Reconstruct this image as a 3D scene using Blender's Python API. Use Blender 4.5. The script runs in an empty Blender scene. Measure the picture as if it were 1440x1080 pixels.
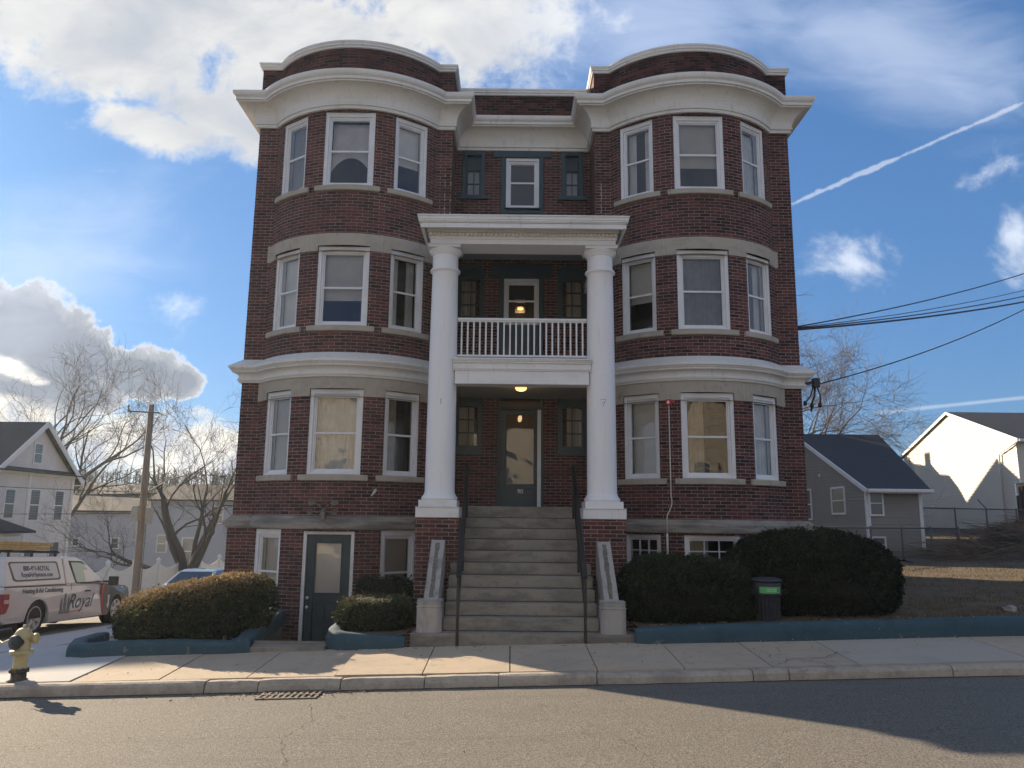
import bpy, bmesh, math, random
from mathutils import Vector, Matrix, noise
R = math.radians
PI = math.pi
SC = bpy.context.scene
COL = SC.collection

# ------------------------------------------------------------------ camera, sky, sun, exposure
EYE = 1.76; PITCH = R(9.93); ROLL = R(0.6)
cd = bpy.data.cameras.new('camera'); cam = bpy.data.objects.new('camera', cd); COL.objects.link(cam)
cd.sensor_width = 36; cd.lens = 27.03; cd.clip_start = .05; cd.clip_end = 3000
fwd = Vector((0, math.cos(PITCH), math.sin(PITCH))); up0 = Vector((0, -math.sin(PITCH), math.cos(PITCH))); rt0 = Vector((1, 0, 0))
# picture content turned clockwise by ROLL = camera turned counter-clockwise
rt = rt0 * math.cos(ROLL) + up0 * math.sin(ROLL); up = up0 * math.cos(ROLL) - rt0 * math.sin(ROLL)
cam.matrix_world = Matrix(((rt.x, up.x, -fwd.x, 0), (rt.y, up.y, -fwd.y, 0), (rt.z, up.z, -fwd.z, EYE), (0, 0, 0, 1)))
SC.camera = cam

SUN_EL = R(20.5); SUN_DIR = Vector((-1, .93, 0)).normalized() * math.cos(SUN_EL) + Vector((0, 0, math.sin(SUN_EL)))
sl = bpy.data.lights.new('sun', 'SUN'); sl.energy = 5.0; sl.angle = R(.55); sl.color = (1, .82, .60)
sun = bpy.data.objects.new('sun', sl); COL.objects.link(sun); sun.location = (-40, 38, 30)
sun.rotation_euler = SUN_DIR.to_track_quat('Z', 'Y').to_euler()
SC.view_settings.view_transform = 'Standard'; SC.view_settings.look = 'None'
SC.view_settings.exposure = 1.3; SC.view_settings.gamma = 1; SC.view_settings.use_curve_mapping = False
SKY_STRENGTH = .05
SC.cycles.max_bounces = 7; SC.cycles.diffuse_bounces = 3; SC.cycles.glossy_bounces = 3; SC.cycles.volume_bounces = 0; SC.cycles.transparent_max_bounces = 10

def uv_of(px, py):
    """direction on the sky (x/y, z/y) of a place in the photograph: used only to lay out the clouds in the sky"""
    x = px - 720; y = 540 - py; c, s = math.cos(ROLL), math.sin(ROLL)
    x, y = x * c - y * s, x * s + y * c
    d = rt0 * (x / 1081) + up0 * (y / 1081) + fwd
    return d.x / d.y, d.z / d.y

class NT:
    def __init__(s, tree):
        s.t = tree; s.n = tree.nodes; s.l = tree.links
    def new(s, typ, **kw):
        n = s.n.new(typ)
        for k, v in kw.items(): setattr(n, k, v)
        return n
    def put(s, sock, v):
        if hasattr(v, 'is_linked') or isinstance(v, bpy.types.NodeSocket): s.l.new(v, sock)
        else: sock.default_value = v
    def m(s, op, a, b=None, c=None, clamp=False):
        n = s.new('ShaderNodeMath', operation=op, use_clamp=clamp)
        s.put(n.inputs[0], a)
        if b is not None: s.put(n.inputs[1], b)
        if c is not None: s.put(n.inputs[2], c)
        return n.outputs[0]
    def vm(s, op, a, b=None):
        n = s.new('ShaderNodeVectorMath', operation=op); s.put(n.inputs[0], a)
        if b is not None: s.put(n.inputs[1], b)
        return n.outputs['Value'] if op in ('LENGTH', 'DOT_PRODUCT') else n.outputs[0]
    def noise(s, vec, scale, detail=4, rough=.55, dist=0, fac=True):
        n = s.new('ShaderNodeTexNoise'); s.put(n.inputs['Vector'], vec); n.inputs['Scale'].default_value = scale
        n.inputs['Detail'].default_value = detail; n.inputs['Roughness'].default_value = rough; n.inputs['Distortion'].default_value = dist
        return n.outputs[0 if fac else 1]
    def mix(s, f, a, b, blend='MIX'):
        n = s.new('ShaderNodeMix', data_type='RGBA', blend_type=blend); s.put(n.inputs[0], f); s.put(n.inputs[6], a); s.put(n.inputs[7], b)
        return n.outputs[2]
    def ramp(s, f, stops):
        n = s.new('ShaderNodeValToRGB'); cr = n.color_ramp
        while len(cr.elements) < len(stops): cr.elements.new(.5)
        for e, (p, c) in zip(cr.elements, stops):
            e.position = p; e.color = c if len(c) == 4 else (*c, 1)
        s.put(n.inputs[0], f); return n.outputs[0]
    def range(s, f, a, b, c=0., d=1., smooth=True):
        n = s.new('ShaderNodeMapRange', interpolation_type='SMOOTHSTEP' if smooth else 'LINEAR')
        s.put(n.inputs[0], f)
        for i, v in enumerate((a, b, c, d)): n.inputs[i + 1].default_value = v
        return n.outputs[0]
    def mapping(s, vec, loc=(0, 0, 0), rot=(0, 0, 0), scale=(1, 1, 1), typ='POINT'):
        n = s.new('ShaderNodeMapping', vector_type=typ); s.put(n.inputs[0], vec)
        n.inputs['Location'].default_value = loc; n.inputs['Rotation'].default_value = rot; n.inputs['Scale'].default_value = scale
        return n.outputs[0]

def build_world():
    w = bpy.data.worlds.new('World'); SC.world = w; w.use_nodes = True
    t = w.node_tree; t.nodes.clear(); N = NT(t)
    sky = N.new('ShaderNodeTexSky', sky_type='NISHITA'); sky.sun_disc = False
    sky.sun_elevation = SUN_EL; sky.sun_rotation = math.atan2(SUN_DIR.x, SUN_DIR.y)
    sky.altitude = 100; sky.air_density = 1.15; sky.dust_density = .6; sky.ozone_density = 2.2
    tc = N.new('ShaderNodeTexCoord').outputs['Generated']
    sp = N.new('ShaderNodeSeparateXYZ'); t.links.new(tc, sp.inputs[0]); x, y, z = sp.outputs
    front = N.range(y, .02, .2)
    ya = N.m('MAXIMUM', N.m('ABSOLUTE', y), .12)
    u = N.m('DIVIDE', x, ya); v = N.m('DIVIDE', z, ya)
    cb = N.new('ShaderNodeCombineXYZ'); t.links.new(u, cb.inputs[0]); t.links.new(v, cb.inputs[1]); P = cb.outputs[0]
    def blob(px, py, a, b, rot=0):
        cu, cv = uv_of(px, py); k = 1 + cv * cv * .8
        mp = N.mapping(P, (cu, cv, 0), (0, 0, R(rot)), (a / 1081 * k, b / 1081 * k, 1), 'TEXTURE')
        return N.m('SUBTRACT', 1, N.vm('LENGTH', mp))
    def group(bl):
        f = None
        for b in bl:
            g = blob(*b); f = g if f is None else N.m('MAXIMUM', f, g)
        return f
    n1 = N.noise(N.mapping(P, scale=(1, 1.5, 1)), 3.2, 8, .58, .4)
    n2 = N.noise(N.mapping(P, (3.1, 1.7, 0)), 11, 8, .62, .3)
    n3 = N.noise(N.mapping(P, (0, 9, 0), scale=(1, 2.6, 1)), 6, 7, .6, .5)
    n4 = N.noise(N.mapping(P, (7, 2, 0)), 30, 6, .6, .2)
    def nz(n, amp): return N.m('MULTIPLY', N.m('SUBTRACT', n, .5), amp)
    gm_ = N.new('ShaderNodeGamma'); t.links.new(sky.outputs[0], gm_.inputs[0]); gm_.inputs[1].default_value = .55
    col = N.mix(1, gm_.outputs[0], (.66, 1.28, 2.22, 1), 'MULTIPLY')
    # thin veil of haze low on the left and near the sun
    # A: big bright bank, upper left
    fA = group([(150, 30, 420, 135, -8), (430, 80, 330, 150, -14), (640, 20, 220, 95, 0), (330, 175, 130, 60, -20), (560, 150, 200, 60, 0), (215, 180, 120, 40, -18)])
    fA = N.m('ADD', N.m('ADD', fA, nz(n1, 1.5)), N.m('ADD', nz(n2, 1.5), nz(n4, .5)))
    mA = N.range(fA, .08, .6)
    cA = N.mix(N.range(n1, .35, .7), (7.7, 7.6, 7.3, 1), (4.6, 4.9, 5.4, 1))
    cA = N.mix(N.range(fA, .1, .5), (6.4, 7.1, 8.2, 1), cA)
    col = N.mix(N.m('MULTIPLY', mA, N.m('MULTIPLY', front, .96)), col, cA)
    # B: backlit cumulus on the left, dark body and bright rim
    fB = group([(20, 462, 95, 78, 0), (95, 500, 120, 72, -14), (190, 528, 96, 52, -8), (252, 537, 42, 30, 0), (60, 550, 190, 52, 0), (-60, 470, 120, 120, 0)])
    fB = N.m('ADD', N.m('ADD', fB, nz(n2, 1.0)), nz(n4, .6))
    mB = N.range(fB, .08, .26)
    cB = N.ramp(fB, [(0.0, (9.6, 9.8, 9.6)), (.15, (9.0, 8.6, 7.9)), (.25, (4.0, 4.3, 4.8)), (.5, (2.3, 2.7, 3.4))])
    col = N.mix(N.m('MULTIPLY', mB, front), col, cB)
    # C: low bright bands over the horizon, left
    fC = group([(150, 625, 330, 62, 0), (0, 590, 160, 45, 0), (300, 650, 120, 40, 0), (20, 520, 60, 16, -20)])
    fC = N.m('ADD', N.m('ADD', fC, nz(n3, 1.5)), nz(n4, .25))
    cC = N.mix(N.range(n2, .4, .62), (8.8, 8.4, 7.6, 1), (4.2, 4.8, 5.8, 1))
    col = N.mix(N.m('MULTIPLY', N.range(fC, .1, .5), front), col, cC)
    # D: soft scraps
    fD = group([(252, 428, 46, 40, 0), (1195, 368, 105, 46, -6), (1435, 330, 46, 60, 0), (1400, 235, 75, 36, 20), (140, 240, 40, 12, 0)])
    fD = N.m('ADD', N.m('ADD', N.m('MULTIPLY', fD, .8), nz(n2, 2.6)), N.m('ADD', nz(n1, .8), nz(n4, .9)))
    col = N.mix(N.m('MULTIPLY', N.range(fD, .1, 1.2), N.m('MULTIPLY', front, .75)), col, (8.0, 8.5, 9.4, 1))
    # E: thin high veil, upper right and left edge
    fE = group([(1230, 60, 330, 120, -16), (900, 40, 260, 110, 0), (60, 380, 260, 160, 30)])
    fE = N.m('ADD', fE, nz(n3, 1.1))
    col = N.mix(N.m('MULTIPLY', N.range(fE, .0, 1.1), N.m('MULTIPLY', front, .42)), col, (7.6, 8.4, 9.9, 1))
    # F: contrails
    def trail(a, b, w, amp, bright):
        (u0, v0), (u1, v1) = uv_of(*a), uv_of(*b); L = math.hypot(u1 - u0, v1 - v0); an = math.atan2(v1 - v0, u1 - u0)
        mp = N.mapping(P, ((u0 + u1) / 2, (v0 + v1) / 2, 0), (0, 0, an), (L / 2, w / 1081, 1), 'TEXTURE')
        s2 = N.new('ShaderNodeSeparateXYZ'); t.links.new(mp, s2.inputs[0])
        ax = N.range(N.m('ABSOLUTE', s2.outputs[0]), .9, 1.05, 1, 0)
        ay = N.m('SUBTRACT', 1, N.m('ABSOLUTE', s2.outputs[1]))
        return N.m('MULTIPLY', N.m('MULTIPLY', ax, N.range(N.m('ADD', ay, nz(n4, amp)), 0, .9)), bright)
    tr = N.m('MAXIMUM', trail((1100, 293), (1500, 118), 4.6, 3.4, .36), trail((1228, 581), (1470, 556), 4, .6, .28))
    col = N.mix(N.m('MULTIPLY', tr, front), col, (9, 9.3, 9.8, 1))
    # behind the camera: scattered cloud
    nb = N.noise(tc, 2.4, 7, .6, .3)
    bk = N.m('MULTIPLY', N.range(nb, .36, .58), N.m('SUBTRACT', 1, front))
    col = N.mix(N.m('MULTIPLY', bk, .7), col, (5.3, 5.4, 5.8, 1))
    bg = N.new('ShaderNodeBackground'); t.links.new(col, bg.inputs[0]); bg.inputs[1].default_value = SKY_STRENGTH
    out = N.new('ShaderNodeOutputWorld'); t.links.new(bg.outputs[0], out.inputs[0])
build_world()

# ------------------------------------------------------------------ materials
MATS = {}
def mat(name, color=(.5, .5, .5), rough=.7, var=0, vscale=8, bump=0, bscale=60, spec=.5, metal=0, emit=None, var2=None, coat=0, detail=5):
    if name in MATS: return MATS[name]
    m = bpy.data.materials.new(name); MATS[name] = m; m.use_nodes = True
    N = NT(m.node_tree); b = m.node_tree.nodes['Principled BSDF']
    b.inputs['Roughness'].default_value = rough; b.inputs['Specular IOR Level'].default_value = spec; b.inputs['Metallic'].default_value = metal
    if coat: b.inputs['Coat Weight'].default_value = coat; b.inputs['Coat Roughness'].default_value = .06
    c = (*color, 1); tc = N.new('ShaderNodeTexCoord').outputs['Object']
    if var:
        f = N.noise(tc, vscale, detail, .6)
        c2 = tuple(x * (1 - var) for x in color) if var2 is None else var2
        c = N.mix(N.range(f, .32, .68), c, (*c2, 1))
    N.put(b.inputs['Base Color'], c)
    if bump:
        bn = N.new('ShaderNodeBump'); bn.inputs['Strength'].default_value = 1; bn.inputs['Distance'].default_value = bump
        N.put(bn.inputs['Height'], N.noise(tc, bscale, 4, .6)); m.node_tree.links.new(bn.outputs[0], b.inputs['Normal'])
    if emit: b.inputs['Emission Color'].default_value = (*emit[0], 1); b.inputs['Emission Strength'].default_value = emit[1]
    return m

def mat_brick(name, c1, c2, mortar, rough=.85, dark=.45, uvmap=True, soot=0):
    m = bpy.data.materials.new(name); m.use_nodes = True; t = m.node_tree; N = NT(t); b = t.nodes['Principled BSDF']
    tc = N.new('ShaderNodeTexCoord'); uv = tc.outputs['UV']; ob = tc.outputs['Object']
    wob = N.vm('SCALE', N.vm('SUBTRACT', N.noise(uv, 9, 3, .5, fac=False), (.5, .5, .5))); wob.node.inputs['Scale'].default_value = .007
    uvw = N.vm('ADD', uv, wob)
    def brick(a, c, mo):
        br = N.new('ShaderNodeTexBrick'); t.links.new(uvw, br.inputs['Vector'])
        br.inputs['Scale'].default_value = 1; br.inputs['Brick Width'].default_value = .208; br.inputs['Row Height'].default_value = .064
        br.inputs['Mortar Size'].default_value = .0056; br.inputs['Mortar Smooth'].default_value = .25; br.inputs['Bias'].default_value = 0
        br.inputs['Color1'].default_value = a; br.inputs['Color2'].default_value = c; br.inputs['Mortar'].default_value = mo
        return br
    A = brick((0, 0, 0, 1), (1, 1, 1, 1), (0, 0, 0, 1))
    rnd = A.outputs[0]; fac = A.outputs[1]
    cc = N.ramp(rnd, [(0, tuple(x * dark * .55 for x in c2)), (.2, tuple(x * dark for x in c2)), (.42, c2), (.75, c1), (1, tuple(x * 1.35 for x in c1))])
    cc = N.mix(N.range(N.noise(uv, 45, 4, .65), .35, .75), cc, N.mix(1, cc, (.6, .6, .62, 1), 'MULTIPLY'))
    big = N.range(N.noise(ob, .9, 6, .65), .35, .66)
    stk = N.range(N.noise(N.mapping(ob, scale=(2.2, 2.2, .22)), 1.3, 5, .6), .5, .72); big = N.m('MAXIMUM', big, stk)
    soft = N.range(N.noise(ob, .45, 4, .6), .45, .65)
    cc = N.mix(N.m('MULTIPLY', big, .45), cc, N.mix(1, cc, (.55, .55, .58, 1), 'MULTIPLY'))
    cc = N.mix(N.m('MULTIPLY', soft, .5), cc, N.mix(1, cc, (1.25, 1.12, 1.05, 1), 'MULTIPLY'))
    mo = N.mix(N.range(N.noise(uv, 3.5, 5, .6), .35, .7), (*mortar, 1), (*[x * .6 for x in mortar], 1))
    mo = N.mix(N.m('MULTIPLY', big, .6), mo, N.mix(1, mo, (.6, .58, .56, 1), 'MULTIPLY'))
    if soot:
        mo = N.mix(N.range(N.noise(uv, 1.6, 5, .65), .3, .6), mo, (*[x * .18 for x in mortar], 1))
    # pale salt bloom in scattered patches
    salt = N.m('MULTIPLY', N.range(N.noise(uv, 2.3, 6, .7), .64, .76), N.range(N.noise(uv, 30, 3, .6), .45, .6))
    cc = N.mix(N.m('MULTIPLY', salt, .35), cc, (.42, .38, .36, 1))
    c = N.mix(fac, cc, mo)
    N.put(b.inputs['Base Color'], c); b.inputs['Roughness'].default_value = rough; b.inputs['Specular IOR Level'].default_value = .35
    bn = N.new('ShaderNodeBump'); bn.inputs['Distance'].default_value = .006; bn.inputs['Strength'].default_value = 1
    h = N.m('ADD', N.m('MULTIPLY', N.m('SUBTRACT', 1, fac), 1), N.m('ADD', N.m('MULTIPLY', N.noise(uv, 120, 3, .6), .35), N.m('MULTIPLY', rnd, .35)))
    t.links.new(h, bn.inputs['Height']); t.links.new(bn.outputs[0], b.inputs['Normal'])
    return m

def mat_layers(name, base, stains, rough=.85, bump=.004, bscale=90, speck=None):
    """base colour, then stains: (noise scale, low, high, strength, colour, stretch)"""
    m = bpy.data.materials.new(name); m.use_nodes = True; t = m.node_tree; N = NT(t); b = t.nodes['Principled BSDF']
    ob = N.new('ShaderNodeTexCoord').outputs['Object']; c = (*base, 1)
    for i, (sc, lo, hi, st, colr, stretch) in enumerate(stains):
        f = N.range(N.noise(N.mapping(ob, (i * 7.3, i * 2.1, i), scale=stretch), sc, 7, .65, .2), lo, hi)
        c = N.mix(N.m('MULTIPLY', f, st), c, (*colr, 1))
    if speck:
        f = N.noise(ob, speck[0], 2, .9)
        c = N.mix(N.range(f, .35, .65, 0, speck[1]), c, (*speck[2], 1))
        c = N.mix(N.range(f, .66, .76, 0, speck[1]), c, (*speck[3], 1))
    N.put(b.inputs['Base Color'], c); b.inputs['Roughness'].default_value = rough; b.inputs['Specular IOR Level'].default_value = .35
    bn = N.new('ShaderNodeBump'); bn.inputs['Distance'].default_value = bump; bn.inputs['Strength'].default_value = 1
    t.links.new(N.noise(ob, bscale, 5, .65), bn.inputs['Height']); t.links.new(bn.outputs[0], b.inputs['Normal'])
    return m

def mat_glass(name, tint=(1, 1, 1), refl=1.0, rough=.0, wav=.012):
    m = bpy.data.materials.new(name); m.use_nodes = True; t = m.node_tree; t.nodes.clear(); N = NT(t)
    g = N.new('ShaderNodeBsdfGlossy'); g.inputs['Roughness'].default_value = rough; g.inputs[0].default_value = (.92, .95, 1, 1)
    tr = N.new('ShaderNodeBsdfTransparent'); tr.inputs[0].default_value = (*tint, 1)
    fr = N.new('ShaderNodeFresnel'); fr.inputs[0].default_value = 1.52
    mx = N.new('ShaderNodeMixShader'); f = N.m('MULTIPLY', fr.outputs[0], 1.6 * refl, clamp=True)
    t.links.new(f, mx.inputs[0]); t.links.new(tr.outputs[0], mx.inputs[1]); t.links.new(g.outputs[0], mx.inputs[2])
    ob = N.new('ShaderNodeTexCoord').outputs['Object']
    bn = N.new('ShaderNodeBump'); bn.inputs['Distance'].default_value = wav; t.links.new(N.noise(ob, 1.3, 2, .5), bn.inputs['Height'])
    t.links.new(bn.outputs[0], g.inputs['Normal']); t.links.new(bn.outputs[0], fr.inputs['Normal'])
    o = N.new('ShaderNodeOutputMaterial'); t.links.new(mx.outputs[0], o.inputs[0])
    return m

def mat_leaf(name, stops, rough=.6, trans=.15):
    m = bpy.data.materials.new(name); m.use_nodes = True; t = m.node_tree; N = NT(t); b = t.nodes['Principled BSDF']
    a = N.new('ShaderNodeAttribute', attribute_name='tint'); c = N.ramp(a.outputs['Fac'], stops)
    N.put(b.inputs['Base Color'], c); b.inputs['Roughness'].default_value = rough; b.inputs['Specular IOR Level'].default_value = .3
    if trans:
        tl = N.new('ShaderNodeBsdfTranslucent'); t.links.new(c, tl.inputs[0]); mx = N.new('ShaderNodeMixShader'); mx.inputs[0].default_value = trans
        t.links.new(b.outputs[0], mx.inputs[1]); t.links.new(tl.outputs[0], mx.inputs[2])
        t.links.new(mx.outputs[0], t.nodes['Material Output'].inputs[0])
    return m

M_brick = mat_brick('red brick', (.132, .044, .040), (.090, .035, .034), (.39, .33, .30), dark=.68)
M_brick_top = mat_brick('sooty parapet brick', (.10, .026, .024), (.05, .018, .018), (.24, .19, .17), soot=1)
M_white = mat_layers('white painted wood', (.72, .72, .72), [(1.5, .42, .70, .5, (.56, .55, .51), (1, 1, 2.5)), (9, .54, .70, .4, (.42, .40, .36), (1.6, 1.6, .22)), (38, .62, .70, .5, (.33, .30, .26), (1, 1, 1))], .42, .0015, 40)
M_whiteclean = mat_layers('white column paint', (.76, .76, .77), [(1.2, .45, .72, .45, (.62, .61, .59), (1, 1, .4)), (5, .55, .72, .35, (.52, .49, .44), (2.4, 2.4, .16)), (26, .64, .72, .5, (.38, .35, .30), (1, 1, .6))], .38, .001, 30)
M_vinyl = mat('white vinyl window frame', (.74, .75, .77), .35, var=.08, vscale=5)
M_cream = mat_layers('cornice cream paint', (.70, .69, .665), [(1.1, .42, .7, .5, (.56, .54, .49), (1, 1, 3)), (6, .54, .70, .4, (.42, .39, .34), (1.6, 1.6, .25)), (30, .62, .70, .5, (.32, .28, .24), (1, 1, 1))], .5, .0015, 40)
M_stone = mat_layers('limestone', (.41, .37, .31), [(2.2, .45, .7, .5, (.25, .235, .21), (1, 1, 2)), (9, .55, .72, .5, (.16, .15, .14), (1, 1, .5)), (30, .5, .8, .3, (.44, .41, .36), (1, 1, 1))], .85, .003, 70)
M_stone2 = mat_layers('weathered water table stone', (.30, .275, .235), [(1.6, .42, .62, .75, (.11, .105, .10), (.7, 1, 5)), (8, .5, .7, .5, (.18, .17, .15), (1, 1, 1)), (25, .5, .8, .3, (.42, .38, .32), (1, 1, 2))], .9, .006, 45)
M_step = mat_layers('concrete steps', (.27, .245, .20), [(5, .42, .66, .85, (.145, .13, .11), (.35, 1, 1)), (14, .52, .7, .55, (.15, .14, .13), (1, 1, 1)), (1.1, .5, .7, .5, (.20, .205, .185), (1, 1, 1)), (40, .5, .8, .4, (.40, .38, .34), (1, 1, 1))], .9, .004, 70)
M_cheek = mat_layers('stained granite block', (.38, .36, .33), [(4, .45, .66, .6, (.15, .145, .135), (1, 1, .4)), (16, .5, .7, .5, (.42, .38, .33), (1, 1, .6))], .85, .005, 60)
M_side = mat_layers('sidewalk concrete', (.50, .405, .295), [(.8, .42, .7, .7, (.37, .305, .23), (1, 1, 1)), (5, .52, .72, .55, (.29, .24, .185), (1, 1, 1)), (35, .55, .75, .3, (.56, .47, .36), (1, 1, 1))], .92, .005, 120, speck=(110, .5, (.32, .27, .21), (.62, .54, .43)))
M_side2 = mat_layers('newer pale concrete', (.40, .40, .395), [(.9, .45, .7, .5, (.32, .32, .315), (1, 1, 1)), (9, .58, .75, .4, (.32, .31, .29), (1, 1, 1))], .9, .002, 160, speck=(260, .4, (.40, .39, .37), (.6, .59, .56)))
M_kerb = mat_layers('rough granite kerb', (.40, .35, .28), [(2.5, .42, .66, .7, (.22, .19, .155), (1, 1, 1)), (18, .5, .7, .5, (.17, .16, .15), (1, 1, 1)), (60, .5, .7, .4, (.5, .46, .42), (1, 1, 1))], .9, .012, 32)
M_road = mat_layers('worn asphalt', (.225, .205, .17), [(.35, .42, .66, .55, (.265, .243, .20), (1, .6, 1)), (1.1, .5, .7, .45, (.15, .14, .12), (.10, 1.5, 1)), (2.2, .63, .66, .5, (.11, .105, .095), (1, 1, 1)), (1.7, .5, .72, .4, (.135, .13, .12), (.35, 1, 1)), (6, .55, .75, .3, (.12, .115, .108), (1, 1, 1))], .88, .012, 75, speck=(48, 1.0, (.085, .08, .07), (.60, .55, .46)))
M_teal = mat('teal trim paint', (.022, .052, .066), .42, var=.25, vscale=6)
M_blue = mat_layers('blue painted kerb', (.036, .078, .102), [(3, .45, .7, .6, (.016, .05, .068), (1, 1, 1)), (16, .58, .7, .5, (.075, .12, .14), (1, 1, .5)), (7, .62, .67, .8, (.17, .165, .15), (1, 1, 1))], .8, .009, 26)
M_black = mat('black iron', (.012, .013, .015), .42, var=.3, vscale=20)
M_joint = mat('dark joint dirt', (.035, .032, .028), .95)
M_dark = mat('dark interior', (.03, .03, .032), .9)
M_soil = mat_layers('soil and leaf litter', (.055, .042, .03), [(6, .45, .65, .7, (.11, .08, .05), (1, 1, 1)), (40, .5, .65, .5, (.16, .12, .08), (1, 1, 1))], .95, .02, 30)
M_lawn = mat_layers('winter lawn', (.14, .10, .06), [(1.2, .42, .62, .8, (.085, .064, .04), (1, 1, 1)), (7, .5, .7, .6, (.20, .15, .09), (1, 1, 1)), (60, .4, .7, .5, (.06, .05, .028), (1, 1, 1))], .95, .03, 22)
M_glass = mat_glass('window glass')
M_glassd = mat_glass('dark pane glass', (.5, .52, .55), .8)
M_shade = mat('window shade', (.68, .67, .62), .8, var=.12, vscale=2)
M_sheer = mat('sheer curtain', (.62, .62, .60), .8, var=.2, vscale=3)
M_drape = mat('grey drape', (.20, .21, .23), .85, var=.3, vscale=3)
M_tan = mat('tan curtain', (.38, .33, .24), .85, var=.25, vscale=4)
M_roofdk = mat_layers('dark shingles', (.045, .05, .058), [(3, .45, .65, .5, (.028, .031, .038), (1, 1, 1)), (20, .45, .7, .5, (.07, .075, .085), (1, 1, 4))], .9, .01, 40)
M_tar = mat('roof tar', (.05, .05, .05), .9)

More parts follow.
